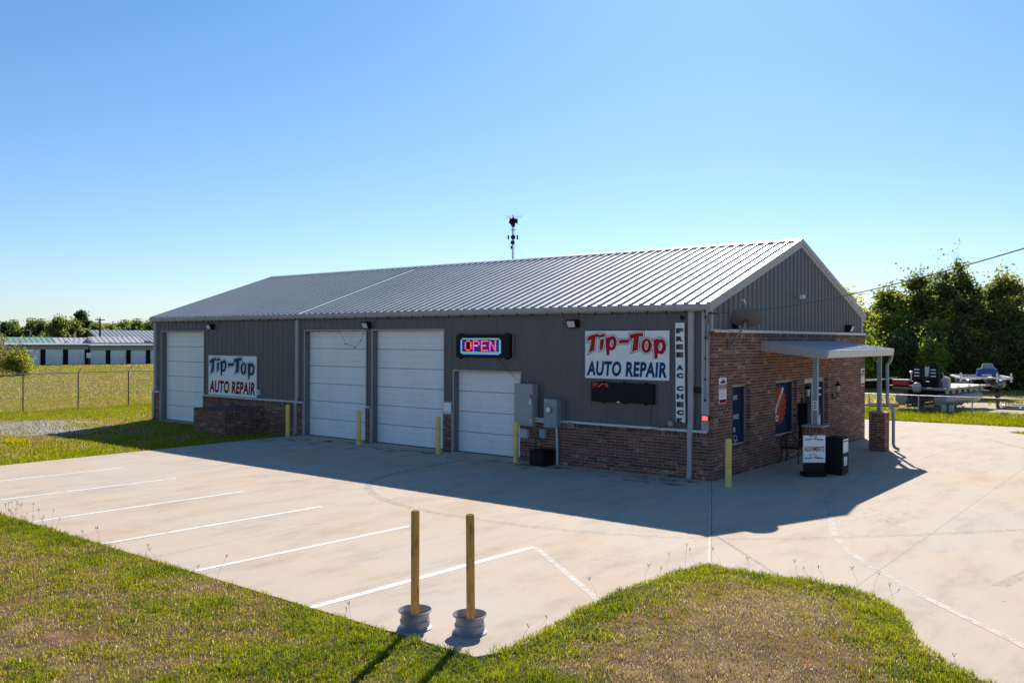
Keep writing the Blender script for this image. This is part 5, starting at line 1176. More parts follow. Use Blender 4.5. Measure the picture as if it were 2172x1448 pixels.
# understorey
s1 = tree(3.1, 1.5, 7000, *DG, loc=(-6.1, 38.3, -.04), base=.03, name='shrub', label='dark shrub under the trees behind the boats', cat='shrub', leaf=.10, limbs=12, trunks=3, open_top=0, sig=.3, group='dark shrubs along the foot of the wood', twigs=False)
s1['label'] = 'dark shrub directly behind the red cooler at the foot of the wood'
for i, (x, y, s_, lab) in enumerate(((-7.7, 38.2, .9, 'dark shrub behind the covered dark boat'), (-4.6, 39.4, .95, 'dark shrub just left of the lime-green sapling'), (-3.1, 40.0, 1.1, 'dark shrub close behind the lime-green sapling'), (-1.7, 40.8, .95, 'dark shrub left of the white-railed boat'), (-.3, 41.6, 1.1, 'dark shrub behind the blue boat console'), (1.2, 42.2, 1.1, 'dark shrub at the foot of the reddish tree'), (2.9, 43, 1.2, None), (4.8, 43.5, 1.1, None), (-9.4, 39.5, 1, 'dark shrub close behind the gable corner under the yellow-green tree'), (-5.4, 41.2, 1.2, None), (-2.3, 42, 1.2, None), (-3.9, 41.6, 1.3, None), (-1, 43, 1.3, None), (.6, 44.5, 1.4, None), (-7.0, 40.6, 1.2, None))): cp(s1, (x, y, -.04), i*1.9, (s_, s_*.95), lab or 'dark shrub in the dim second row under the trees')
tree(3.1, 1.0, 2600, (.10, .15, .03), (.19, .24, .05), loc=(-3.2, 36.9, -.04), base=.1, name='sapling', label='bright lime-green sapling behind the black boat seats', cat='sapling', leaf=.11, limbs=9, open_top=.3, sig=.2)
tree(2.6, 1.1, 2600, (.10, .15, .03), (.19, .22, .04), loc=(-7.2, 36.2, -.04), base=.1, name='sapling', label='bright green bush seen under the porch roof beside the far post', cat='shrub', leaf=.10, limbs=9, open_top=.3, sig=.2)

# far left line of trees
lp = [tree(6.5, 2.7, 4200, *DG, name='far_tree', label='x', leaf=.26, base=.08, limbs=12, sig=.5, twigs=False, loc=(-174.9, 53.1, 0)),
      tree(6.5, 2.0, 3600, *CD, name='far_cedar', label='x', leaf=.24, base=.03, limbs=18, conical=True, sig=.36, twigs=False, loc=(-171.6, 50.6, 0)),
      tree(7.0, 3.0, 4000, *FY, name='far_tree', label='x', leaf=.27, base=.08, limbs=12, sig=.5, open_top=.6, twigs=True, loc=(-155.3, 53.3, 0)),
      tree(8.8, 2.6, 3400, (.022, .045, .018), (.05, .075, .025), name='far_pine', label='x', leaf=.25, base=.52, limbs=12, sig=.42, twigs=False, loc=(-167, 63.2, 0))]
lp[0]['label'] = 'dark rounded far tree above the green storage roof'; lp[1]['label'] = 'far cedar with a pointed top at the extreme left, left of the green roof'
lp[2]['label'] = 'yellow-green wispy far tree left of the tall round-headed pine'; lp[3]['label'] = 'tall round-headed pine rising above the storage roofs'
for s_ in lp: s_.scale = (1, 1, 1)
cp(lp[2], (-156.1, 56.4, 0), 2, (1.05, .93), 'second yellow-green far tree close against the round-headed pine')
cp(lp[0], (-165, 60.6, 0), 1, (1.0, .9), 'dark far tree just left of the round-headed pine')
cp(lp[1], (-177.7, 55.0, 0), 2, (1.1, 1.0), 'dark pointed far cedar over the left end of the green roof')
cp(lp[0], (-169.9, 55.6, 0), 3, (1.05, 1.03), 'broad dark far tree over the middle of the green roof')
GL = 'far trees beyond the storage units'
SPEC = {(-170.3, 47.7): 'low dark far tree behind the left-edge bush', (-172, 52.2): 'pointed far cedar right behind the small pale flat block', (-171, 57.5): 'dark rounded far tree over the right end of the green roof', (-166, 54.6): 'pointed far cedar behind the thin street light pole',
 (-162.7, 64.2): 'dark rounded far tree at the right foot of the round-headed pine', (-169.5, 67.5): 'yellow-green far tree close left of the utility pole', (-181.4, 77.3): 'yellow-green far tree close right of the utility pole', (-175.2, 75.8): 'dark rounded far tree over the left slope of the big grey roof',
 (-178.7, 79.4): 'dark rounded far tree over the middle of the big grey roof', (-170.3, 77.1): 'dark rounded far tree over the ridge of the big grey roof', (-166.1, 77.6): 'yellow-green far tree just left of the workshop eave', (-183.5, 62.8): 'small pointed far cedar peeping left of the round-headed pine'}
for i, (k, x, y, s_, h_) in enumerate(((0, -170.3, 47.7, 1, .78), (1, -172, 52.2, 1, .94), (0, -171, 57.5, 1, 1.02), (1, -166, 54.6, 1, .98), (0, -162.1, 55.6, 1, .92), (0, -163, 60.0, 1.1, .88), (0, -162.7, 64.2, 1, .93), (2, -169.5, 67.5, 1, .86), (0, -177.9, 73.7, .9, .95), (2, -181.4, 77.3, 1, .9), (0, -172.2, 71.6, 1, .93), (0, -175.2, 75.8, 1.1, 1.06), (0, -178.7, 79.4, 1, 1.05), (0, -170.3, 77.1, 1.1, 1.08), (2, -166.1, 77.6, 1, 1.0), (0, -169.3, 81.5, 1, 1.05), (2, -167.7, 84.8, 1, .95), (1, -183.5, 62.8, 1, .9), (1, -188.2, 59.1, 1, .8), (0, -178.7, 47.5, 1, .9), (0, -160, 88, 1, 1), (0, -165, 92, 1, 1), (1, -176, 49.5, 1, .9), (0, -172, 62, 1.2, 1), (0, -176, 66.5, 1.2, 1))):
    names = {0: 'dark rounded tree in the far line beyond the storage units', 1: 'dark pointed cedar in the far line beyond the storage units', 2: 'yellow-green tree in the far line beyond the storage units'}
    o = cp(lp[k], (x, y, 0), i*1.7, (s_, h_), SPEC.get((x, y), names[k])); o['group'] = GL+((' (rounded)', ' (cedars)', ' (yellow-green)')[k])
# bush at left edge behind the fence
t_b = tree(3.9, 2.2, 9000, (.09, .075, .035), (.17, .14, .045), loc=(-82.3, 14.4, -.04), base=.03, name='roadside_bush', label='sprawling brownish-green bush behind the fence at the left edge', cat='bush', leaf=.10, limbs=14, trunks=3, open_top=.5, sig=.34)
tree(2.2, 1.3, 5000, (.12, .14, .03), (.24, .23, .05), loc=(-79.6, 16.1, -.04), base=.03, name='roadside_bush', label='low yellow-green bush right beside the brownish one at the left edge', cat='bush', leaf=.10, limbs=12, trunks=3, open_top=.2, sig=.28)

# the wood stands well behind the boats, so its shade stays off the gravel
for o in list(bpy.data.objects):
    if o.parent is None and o.get('category') in ('tree', 'shrub', 'sapling') and o.location.x > -20 and o.location.y > 30:
        k_ = 1.17; o.location.x = CAM[0]+(o.location.x-CAM[0])*k_; o.location.y = CAM[1]+(o.location.y-CAM[1])*k_; zf = {'tree': .79, 'shrub': 1.15, 'sapling': 1.0}[o['category']]
        if 'yellow-green' in o['label']: zf = .76
        elif 'tallest' in o['label'] or 'immediately right' in o['label']: zf = .90
        elif 'mid-green' in o['label']: zf = .72
        elif 'second rank' in o['label']: zf = .70
        o.scale = (o.scale.x*k_, o.scale.y*k_, o.scale.z*k_*zf)
x = rng.uniform(-16, 16, 60000); y = rng.uniform(26, 52, 60000); k = (fbm(x, y, .35) > .47) | (y > 43); x, y = x[k], y[k]
blades('lot_weeds', x, y, np.full(len(x), -.03), rng.uniform(.05, .14, len(x)), rng.uniform(.02, .05, len(x)), tintof(np.full(len(x), .42), len(x)), 'sparse yellowish weeds on the gravel yard around the boats', 'weeds')

# ============================================================ STORAGE UNITS AND FAR BUILDINGS
A = Vector((-114.19, 28.88, 0)); B_ = Vector((-109.33, 46.17, 0)); dv = (B_-A).normalized(); nb = Vector((-dv.y, dv.x, 0))   # nb points away from the viewer
def sb(u, e, z): p = A+dv*u+nb*e; return (p.x, p.y, z)
def lbox(b, u0, u1, e0, e1, z0, z1, zz=None):
    zz = zz or (z1, z1)
    b.add([sb(u0, e0, z0), sb(u1, e0, z0), sb(u1, e1, z0), sb(u0, e1, z0), sb(u0, e0, zz[0]), sb(u1, e0, zz[0]), sb(u1, e1, zz[1]), sb(u0, e1, zz[1])], [(0, 3, 2, 1), (4, 5, 6, 7), (0, 1, 5, 4), (1, 2, 6, 5), (2, 3, 7, 6), (3, 0, 4, 7)])
def storage(label, u0, u1, doors, zr, pil):
    t_ = thing('storage_units', label, 'storage', sb((u0+u1)/2, 3, 0))
    b = MB(); lbox(b, u0, u1, .25, 7, -.05, zr-.45); b.build('wall', 'dark_trim', t_)
    b = MB(); lbox(b, u0, u1, .08, .25, zr-.78, zr-.28); b.build('fascia', 'beige_metal', t_)
    b = MB(); lbox(b, u0-.2, u1+.15, -.15, 7.2, zr-.28, zr-.19); b.build('eave_trim', 'dark_trim', t_)
    b = MB(); k = u0-.2
    lbox(b, u0-.2, u1+.15, -.2, 7.2, zr-.189, zr-.12, (zr-.12, zr+.06)); 
    while k < u1: lbox(b, k, k+.05, -.19, 7.1, zr-.13, zr-.08, (zr-.08, zr+.10)); k += .45
    b.build('roof', 'roof', t_)
    for a, c_ in doors:
        b = MB(); zt = zr-.80; nn = 9
        for k in range(nn): lbox(b, a, c_, .16+.012*(k % 2), .26, zt*k/nn, zt*(k+1)/nn-.012)
        d_ = b.build('roller_door', 'white_door', t_); b = MB(); lbox(b, c_-.22, c_-.02, .12, .16, .92, .97); b.build('latch', 'black', d_)
    for a, c_ in pil: b = MB(); lbox(b, a, c_, .10, .249, -.05, zr-.785); b.build('pilaster', 'dark_trim', t_)
    for u in [(u0+u1)*.5+(u1-u0)*.0]:
        b = MB(); lbox(b, u-.09, u+.09, -.02, .079, zr-.56, zr-.38); b.build('door_light', 'lamp_glass', t_)
    return t_
storage('row of white-door storage units with a pale roof at the far left', -14, 9.55, [(-12.5, -10.4), (-9.9, -7.8), (-7.2, -5.1), (-4.5, -2.4), (-1.35, .85), (1.47, 3.65), (4.27, 6.39), (7.03, 9.09)], 2.86, [(.86, 1.46), (3.66, 4.26), (6.4, 7.02), (9.1, 9.5)])
storage('slightly lower row of white-door storage units next to the workshop corner', 9.7, 40, [(9.85, 11.8), (12.41, 14.46), (15.09, 17.12)]+[(17.75+2.65*k, 19.8+2.65*k) for k in range(8)], 2.74, [(11.82, 12.39), (14.48, 15.07), (17.14, 17.73)])
def gabled(label, cat, pts, ze, zr, mroof, mwall, name='far_building', doors=()):
    """pts: (u0,u1,e0,e1) ; ridge along u at mid e"""
    u0, u1, e0, e1 = pts; em = (e0+e1)/2; t_ = thing(name, label, cat, sb((u0+u1)/2, em, 0))
    b = MB(); lbox(b, u0+.15, u1-.15, e0+.15, e1-.15, -.05, ze-.02); b.add([sb(u0+.15, e0+.15, ze-.02), sb(u0+.15, e1-.15, ze-.02), sb(u0+.15, em, zr-.12)], [(0, 1, 2)]); b.add([sb(u1-.15, e0+.15, ze-.02), sb(u1-.15, e1-.15, ze-.02), sb(u1-.15, em, zr-.12)], [(0, 1, 2)]); b.build('wall', mwall, t_)
    for s_, ee in ((0, e0), (1, e1)):
        b = MB(); b.quad(sb(u0, ee, ze), sb(u1, ee, ze), sb(u1, em, zr), sb(u0, em, zr)); b.quad(sb(u0, ee, ze-.1), sb(u1, ee, ze-.1), sb(u1, em, zr-.1), sb(u0, em, zr-.1)); b.quad(sb(u0, ee, ze-.1), sb(u1, ee, ze-.1), sb(u1, ee, ze), sb(u0, ee, ze)); b.quad(sb(u1, ee, ze-.1), sb(u1, em, zr-.1), sb(u1, em, zr), sb(u1, ee, ze)); b.quad(sb(u0, ee, ze-.1), sb(u0, em, zr-.1), sb(u0, em, zr), sb(u0, ee, ze))
        if s_ == 0:
            k = u0+.2
            while k < u1: b.add([sb(k, ee, ze+.002), sb(k+.07, ee, ze+.08), sb(k+.14, ee, ze+.002), sb(k, em, zr+.002), sb(k+.07, em, zr+.08), sb(k+.14, em, zr+.002)], [(0, 1, 4, 3), (1, 2, 5, 4), (0, 2, 1)]); k += .75
        b.build('roof', mroof, t_)
    return t_
M['roof_green'] = mat('green_metal_roof', (.20, .36, .25), .5, metal=.1)
M['roof_pink'] = mat('pale_weathered_roof', (.52, .47, .46), .5, metal=.2, noise=.08, nscale=.8)
M['roof_grey'] = mat('grey_metal_roof', (.30, .31, .34), .5, metal=.2, noise=.06, nscale=.5)
M['tan_wall'] = mat('tan_wall', (.22, .18, .15), .7, noise=.1, nscale=.6)
gabled('long green metal roof behind the left storage units', 'building', (-9, 7.9, 16, 25), 2.85, 3.75, 'roof_green', 'dark_trim')
gabled('pale ribbed roof right of the green one', 'building', (8.1, 14.9, 19, 28), 2.8, 3.72, 'roof_pink', 'dark_trim')
gabled('small pale roof with a tiny dark gable between the larger roofs', 'building', (9.0, 13.0, 13, 17), 2.7, 3.25, 'roof_pink', 'tan_wall')
gabled('pale ribbed hip roof with a blue gable in front of the big grey roof', 'building', (11.9, 19.2, 10, 18), 2.95, 3.85, 'roof_pink', 'roof_blue')
t_ = gabled('large grey-roofed building with a tan gable next to the workshop corner', 'building', (17.5, 38, 34, 58), 2.9, 5.2, 'roof_grey', 'tan_wall')
b = MB(); lbox(b, 27.2, 30, 33.7, 34.14, .1, 3.4); b.build('garage_door', 'beige_metal', t_); b = MB(); lbox(b, 24.6, 25.8, 33.6, 34.1, .0, 3.2); b.build('porch_bay', 'trim', t_)
t_ = thing('far_building', 'small pale flat block just above the green roof at the left', 'building', sb(-1, 34, 0)); b = MB(); lbox(b, -4, 1.9, 32, 40, -.05, 4.25); b.build('wall', 'beige_metal', t_); b = MB(); lbox(b, -4.2, 2.1, 31.8, 40.2, 4.25, 4.4); b.build('roof_edge', 'trim', t_)
for (u, e, h_, lab) in ((12.8, 30, 4.5, 'thin pale vent pipe rising between the far roofs'),): b = MB(); b.tube([sb(u, e, 0), sb(u, e, h_+.3)], .14, 8); tag(b.build('vent_pipe', 'trim'), lab, 'pipe')
t_ = thing('yard_hydrant', 'short brown post with a white box in front of the storage units', 'post', sb(9.45, -1, 0)); b = MB(); lbox(b, 9.35, 9.6, -1.1, -.9, -.05, 1.0); b.build('post', 'wood', t_); b = MB(); lbox(b, 9.1, 9.65, -1.25, -1.1, .9, 1.6); b.build('box', 'sign_white', t_)
t_ = thing('utility_pole', 'wooden utility pole with a crossarm above the far roofs', 'pole', (-139.24, 53.29, 0)); b = MB(); b.tube([(-139.24, 53.29, 0), (-139.24, 53.29, 7.0)], [.20, .15], 8); b.build('pole', 'wood', t_); b = MB(); b.bar((-139.6, 52.6, 6.8), (-138.9, 54.0, 6.8), .12, .16); b.tube([(-139.5, 53, 6.8), (-139.5, 53, 7.2)], .06, 5); b.tube([(-139.24, 53.29, 7.0), (-139.24, 53.29, 7.4)], .05, 5); b.build('crossarm', 'wood', t_)
b = MB(); b.lathe([(.5, 6.9), (.7, 7.6), (.75, 8.4), (.5, 9.0), (.15, 9.4), (0, 9.9)], (-196, 76, -1.6), 10); b.tube([(-196, 76, 0), (-196, 76, 6)], .15, 6); tag(b.build('water_tank', 'trim'), 'tiny pale far tank just left of the utility pole', 'tank')
t_ = thing('street_light', 'thin grey street light pole in front of the far dark trees', 'lamp', (-160, 49.5, 0)); b = MB(); b.tube([(-155, 48.5, 0), (-155, 48.5, 5.0), (-155.2, 47.9, 5.05)], .1, 6); b.build('pole', 'galv', t_)

# ============================================================ CELL TOWER
TX, TY, TH = -114.7, 136.7, 32.0
t_ = thing('radio_mast', 'slim lattice radio mast with dishes and antennas above the roof ridge', 'tower', (TX, TY, 0))
M['mast'] = mat('mast_steel', (.30, .32, .38), .5, metal=.3)
b = MB(); w_ = .26
lg = [(TX+w_*math.cos(a), TY+w_*math.sin(a)) for a in (0.4, 2.5, 4.6)]
for x, y in lg: b.tube([(x, y, 0), (x, y, TH-2)], .055, 5)
z = 0
while z < TH-2.5:
    for i in range(3): p, q = lg[i], lg[(i+1) % 3]; b.tube([(*p, z), (*q, z+.5)], .03, 3, cap=False); b.tube([(*q, z+.5), (*p, z+1)], .03, 3, cap=False)
    z += 1
b.build('lattice', 'mast', t_)
b = MB(); b.tube([(TX, TY, TH-2.2), (TX, TY, TH+.3)], .12, 6); b.build('top_pole', 'mast', t_)
def dishm(dx, z, r_, ax, nm='drum_antenna'): b = MB(); c_ = (TX+dx*cy, TY+dx*sy, z); b.lathe([(0, -.15), (r_*.8, -.15), (r_, .05), (r_, .2), (0, .22)], c_, 14, ax); b.build(nm, 'black', t_)
F3 = (-fwd.x*-1, -fwd.y*-1, 0)
dishm(-.35, TH-1.4, .62, (sy, -cy, 0)); dishm(.1, TH-1.2, .75, (sy*.8-cy*.3, -cy*.8-sy*.3, 0)); dishm(.85, TH-1.2, .65, (cy, sy, 0)); dishm(-.6, TH-1.0, .6, (-cy, -sy, 0)); dishm(0, TH-2.1, .5, (sy, -cy, 0))
b = MB(); [b.tube([(TX-1.5*cy, TY-1.5*sy, zz_), (TX+1.9*cy, TY+1.9*sy, zz_)], .03, 4) for zz_ in (TH-.1, TH-.35)]; [b.tube([(TX+d_*cy, TY+d_*sy, TH-.5), (TX+d_*cy, TY+d_*sy, TH+.05)], .04, 4) for d_ in (-1.5, 1.9)]; b.build('whip_antenna', 'mast', t_)
b = MB(); b.lathe([(.2, -.06), (.65, 0), (.65, .05), (.2, .08)], (TX, TY, TH-3.2), 10); b.build('platform', 'mast', t_)
dishm(-1.05, TH-4.9, .55, (-cy, -sy, 0)); dishm(.95, TH-4.9, .55, (cy, sy, 0)); dishm(0, TH-4.9, .55, (sy, -cy, 0)); dishm(-.1, TH-6.1, .5, (sy, -cy, 0)); dishm(-.35, TH-7.2, .42, (-cy, -sy, 0)); dishm(-.4, TH-12.0, .42, (-cy, -sy, 0)); dishm(.5, TH-13.1, .16, (cy, sy, 0))
b = MB()
for a_ in (-.35, PI-.1, 1.9):
    for zz_ in (TH-5.5, TH-12, TH-20): b.tube([(TX, TY, zz_), (TX+17*math.cos(a_+yaw), TY+17*math.sin(a_+yaw), 0)], .012, 3, cap=False)
b.build('guy_wire', 'mast', t_)

# ============================================================ BOATS
def P_(o, rz):
    c_, s_ = math.cos(rz), math.sin(rz)
    return lambda x, y, z: (o[0]+x*c_-y*s_, o[1]+x*s_+y*c_, z)
O = (-1.55, 26.9); BR_ = math.radians(-7); Q = P_(O, BR_)
t_ = thing('pontoon_boat', 'pontoon boat with two silver floats and a pale deck parked behind the low fence', 'boat', (O[0], O[1], 0))
ax = Vector((-math.sin(BR_), math.cos(BR_), 0))
for s_ in (-.94, .94):
    b = MB(); b.lathe([(.0, -.02), (.28, 0), (.31, .03), (.31, 4.9), (.28, 5.3), (.2, 5.7), (.1, 5.95), (0, 6.0)], Q(s_, 0, .60), 24, ax); po_ = b.build('pontoon', 'alu', t_, smooth=True)
    for k in range(6): b = MB(); b.add([Q(s_-.02, .2+k*.9, .33), Q(s_+.02, .2+k*.9, .33), Q(s_+.02, .55+k*.9, .33), Q(s_-.02, .55+k*.9, .33), Q(s_, .38+k*.9, .20)], [(0, 1, 4), (1, 2, 4), (2, 3, 4), (3, 0, 4)]); b.build('keel_fin', 'black', t_)
b = MB(); b.add([Q(*p) for p in ((-1.32, -.1, 1.12), (1.32, -.1, 1.12), (1.32, 6.2, 1.12), (-1.32, 6.2, 1.12), (-1.32, -.1, 1.17), (1.32, -.1, 1.17), (1.32, 6.2, 1.17), (-1.32, 6.2, 1.17))], [(0, 3, 2, 1), (4, 5, 6, 7), (0, 1, 5, 4), (1, 2, 6, 5), (2, 3, 7, 6), (3, 0, 4, 7)]); b.build('deck', 'deck', t_)
b = MB(); b.bar(Q(1.33, -.1, 1.14), Q(1.33, 6.2, 1.14), .03, .1); b.bar(Q(-1.33, -.1, 1.14), Q(-1.33, 6.2, 1.14), .03, .1); b.bar(Q(-1.33, -.11, 1.14), Q(1.33, -.11, 1.14), .1, .03, (0, 1, 0)); b.build('deck_trim', 'alu', t_)
for k in range(7):
    b = MB(); b.bar(Q(-1.2, .4+k*.85, 1.08), Q(1.25, .4+k*.85, 1.08), .08, .06)
    for s_ in (-.94, .94): b.bar(Q(s_+.2, .2+k*.85, 1.0), Q(s_+.2, .62+k*.85, 1.0), .03, .22)
    b.build('cross_beam', 'alu', t_)
for k in range(3): b = MB(); b.tube([Q(1.22, 1.6+k*1.6, 1.17), Q(1.22, 1.65+k*1.6, 1.24), Q(1.22, 1.8+k*1.6, 1.24), Q(1.22, 1.85+k*1.6, 1.17)], .02, 5); b.build('cleat', 'black', t_)
b = MB(); b.add([Q(*p) for p in ((-.8, .75, 1.17), (.6, .75, 1.17), (.6, 1.5, 1.17), (-.8, 1.5, 1.17), (-.8, .75, 1.45), (.6, .75, 1.45), (.6, 1.5, 1.45), (-.8, 1.5, 1.45))], [(0, 1, 5, 4), (1, 2, 6, 5), (2, 3, 7, 6), (3, 0, 4, 7), (4, 5, 6, 7)]); b.build('seat_box', 'black', t_)
for i, s_ in enumerate((-.38, .42)):
    b = MB(); pr = [(.0, 1.45), (.42, 1.45), (.44, 1.6), (.12, 1.62), (.02, 2.25), (-.10, 2.28), (-.12, 1.6)]
    n = len(pr); b.add([Q(s_-.25+(.05 if p[1] > 2 else 0), .7+p[0], p[1]) for p in pr]+[Q(s_+.25-(.05 if p[1] > 2 else 0), .7+p[0], p[1]) for p in pr], [tuple(range(n)), tuple(range(n, 2*n))[::-1]]+[(j, (j+1) % n, n+(j+1) % n, n+j) for j in range(n)])
    st_ = b.build('boat_seat', 'black', t_, bevel=.02)
    b = MB(); b.add([Q(s_-.13+q_[0]*.26, .57+.0, 2.28+q_[1]*.18) for q_ in ((0, 0), (1, 0), (.85, 1), (.15, 1))]+[Q(s_-.13+q_[0]*.26, .66, 2.28+q_[1]*.18) for q_ in ((0, 0), (1, 0), (.85, 1), (.15, 1))], [(0, 1, 2, 3), (4, 7, 6, 5), (0, 4, 5, 1), (1, 5, 6, 2), (2, 6, 7, 3), (3, 7, 4, 0)]); b.build('headrest', 'black', t_, bevel=.015)
    b = MB(); [b.add([Q(s_-.13, .56, z_), Q(s_+.13, .56, z_), Q(s_+.13, .56, z_+.05), Q(s_-.13, .56, z_+.05)], [(0, 1, 2, 3)]) for z_ in (1.72, 1.88, 2.04)]; b.build('white_piping', 'white', t_)
b = MB(); b.add([Q(*p) for p in ((-.12, .95, 1.7), (.16, .95, 1.7), (.13, 1.0, 2.2), (-.16, 1.0, 2.2))], [(0, 1, 2, 3)]); b.build('windscreen', 'sign_white', t_)
b = MB(); b.tube([Q(-.75, .8, 1.45), Q(-.75, .8, 1.85)], .03, 6); b.lathe([(0, 0), (.09, .02), (.09, .1), (0, .14)], Q(-.75, .8, 1.85), 8); b.tube([Q(.72, .7, 1.5), Q(.9, .7, 1.72), Q(.8, .7, 1.95)], .015, 5); b.build('stern_lamp', 'sign_white', t_)
b = MB(); b.add([Q(*p) for p in ((.75, .9, 1.17), (1.0, .9, 1.17), (1.0, 1.3, 1.17), (.75, 1.3, 1.17), (.75, .9, 1.75), (1.0, .9, 1.65), (1.0, 1.3, 1.65), (.75, 1.3, 1.75))], [(0, 1, 5, 4), (1, 2, 6, 5), (2, 3, 7, 6), (3, 0, 4, 7), (4, 5, 6, 7)]); b.build('console', 'grey_box', t_)
b = MB(); b.add([Q(*p) for p in ((-1.5, -.35, 1.2), (-.3, -.35, 1.2), (-.3, .35, 1.2), (-1.5, .35, 1.2), (-1.5, -.35, 1.26), (-.3, -.35, 1.26), (-.3, .35, 1.26), (-1.5, .35, 1.26))], [(0, 3, 2, 1), (4, 5, 6, 7), (0, 1, 5, 4), (1, 2, 6, 5), (2, 3, 7, 6), (3, 0, 4, 7)]); b.build('swim_platform', 'black', t_)
b = MB(); b.add([Q(*p) for p in ((-.6, .1, .62), (.6, .1, .62), (.6, 2.2, .62), (-.6, 2.2, .62), (-.6, .1, 1.05), (.6, .1, 1.05), (.6, 2.2, 1.05), (-.6, 2.2, 1.05))], [(0, 3, 2, 1), (4, 5, 6, 7), (0, 1, 5, 4), (1, 2, 6, 5), (2, 3, 7, 6), (3, 0, 4, 7)]); b.build('motor_pod', 'black', t_)
t2 = thing('outboard_motor', 'grey outboard motor hung on the stern of the pontoon boat', 'motor', Q(0, -.4, .9))
b = MB(); c0 = Q(0.0, -.45, 0); b.lathe([(.0, .98), (.15, .99), (.19, 1.05), (.2, 1.25), (.17, 1.38), (.1, 1.44), (0, 1.45)], (c0[0], c0[1], 0), 14); b.build('cowl', 'grey_box', t2, smooth=True)
b = MB(); b.lathe([(.205, 1.30), (.205, 1.33)], (c0[0], c0[1], 0), 14); b.build('white_band', 'white', t2)
b = MB(); b.bar((c0[0], c0[1], 1.0), (c0[0]+.02, c0[1]-.25, .42), .12, .2); b.lathe([(.03, 0), (.16, .02), (.03, .05)], (c0[0], c0[1]-.4, .42), 8, (0, 1, 0)); b.build('leg', 'black', t2)
t2 = thing('cooler', 'red cooler with a white lid on the stern of the pontoon boat', 'cooler', Q(-.95, 0, 1.3))
b = MB(); c0 = Q(-.95, 0, 0); b.box(c0[0]-.38, c0[1]-.2, 1.27, c0[0]+.38, c0[1]+.2, 1.52); b.build('tub', 'red_plastic', t2, bevel=.02); b = MB(); b.box(c0[0]-.39, c0[1]-.21, 1.525, c0[0]+.39, c0[1]+.21, 1.57); b.build('lid', 'sign_white', t2, bevel=.015)
def trailer(name, label, Q, L_, W_, h, deckz, posts=True):
    t_ = thing(name, label, 'trailer', Q(0, 0, 0))
    b = MB(); [b.bar(Q(s_*W_/2, -.2, h), Q(s_*W_/2, L_*.7, h), .08, .1) for s_ in (-1, 1)]; [b.bar(Q(s_*W_/2, L_*.7, h), Q(0, L_+.6, h), .08, .1) for s_ in (-1, 1)]; [b.bar(Q(-W_/2, y_, h), Q(W_/2, y_, h), .08, .08) for y_ in (0, L_*.25, L_*.5, L_*.7)]; b.build('frame', 'dark_galv', t_)
    if posts: b = MB(); [b.bar(Q(s_*.75, 0, deckz-.05), Q(s_*.75, L_*.75, deckz-.05), .12, .06) for s_ in (-1, 1)]; [b.tube([Q(s_*.75, y_, h), Q(s_*.75, y_, deckz-.06)], .03, 5) for s_ in (-1, 1) for y_ in (.2, L_*.4, L_*.7)]; b.build('bunk', 'wood', t_)
    axd = Vector(Q(1, 0, 0))-Vector(Q(0, 0, 0))
    for s_ in (-1, 1):
        b = MB(); c_ = Vector(Q(s_*(W_/2+.14)-.09, L_*.4, .26)); b.lathe([(.14, 0), (.26, .0), (.29, .03), (.29, .15), (.26, .18), (.14, .18)], c_, 18, axd); wh = b.build('wheel', 'rubber', t_); b = MB(); b.lathe([(0, .03), (.14, .03), (.15, .15), (0, .15)], c_, 14, axd); b.build('rim', 'chrome', wh)
    b = MB(); b.tube([Q(0, L_+.4, h), Q(0, L_+.4, .1)], .03, 6); b.lathe([(.08, 0), (.08, .06), (0, .06)], (Q(0, L_+.4, 0)[0], Q(0, L_+.4, 0)[1], .0), 8); b.build('jack', 'galv', t_)
    return t_
trailer('boat_trailer', 'dark boat trailer under the pontoon boat', P_((O[0], O[1]+.3), BR_), 5.2, 1.3, .20, .36)
for q_, (x, y) in enumerate(((-.33, 26.3), (-.02, 26.4))):
    b = MB(); b.box(x-.09, y-.09, -.03, x+.09, y+.09, .40); b.box(x-.13, y-.13, -.03, x+.13, y+.13, .02); tag(b.build('support_stand', 'pvc'), ('left', 'right')[q_]+' one of two pale blue-grey stands under the right float', 'stand', 'stands under the pontoon boat')
# second boat with blue console
O2 = (-.75, 38.2); R2 = math.radians(18); Q = P_(O2, R2)
t_ = thing('raft_boat', 'small white-railed float boat with grey hulls behind the pontoon boat', 'boat', (O2[0], O2[1], 0))
ax2 = Vector((-math.sin(R2), math.cos(R2), 0))
for s_ in (-.85, .85): b = MB(); b.lathe([(0, -.35), (.15, -.28), (.26, -.05), (.3, .4), (.3, 4.0), (0, 4.1)], Q(s_+.1, 0, .98), 16, ax2); b.build('hull', 'alu', t_, smooth=True)
b = MB(); b.bar(Q(-1.35, -.1, 1.33), Q(1.55, -.1, 1.33), .1, .1); b.bar(Q(-1.3, 3.8, 1.33), Q(1.5, 3.8, 1.33), .1, .1); b.bar(Q(-1.3, -.1, 1.33), Q(-1.3, 3.8, 1.33), .1, .1); b.bar(Q(1.5, -.1, 1.33), Q(1.5, 3.8, 1.33), .1, .1); b.build('rail', 'white', t_)
for u_ in (-1.2, .72, 1.45): b = MB(); b.bar(Q(u_, -.18, 1.1), Q(u_, -.18, 1.62), .11, .06, (0, 1, 0)); b.build('bumper_post', 'white', t_)
b = MB(); b.add([Q(*p) for p in ((-1.2, 0, 1.25), (1.4, 0, 1.25), (1.4, 3.7, 1.25), (-1.2, 3.7, 1.25))], [(0, 1, 2, 3)]); b.build('deck', 'dark_galv', t_)
for k in range(3): b = MB(); b.tube([Q(-.9+k*.8, -.16, 1.3), Q(-.6+k*.8, -.16, 1.12), Q(-.3+k*.8, -.16, 1.3)], .014, 5); b.build('rope', 'tan', t_)
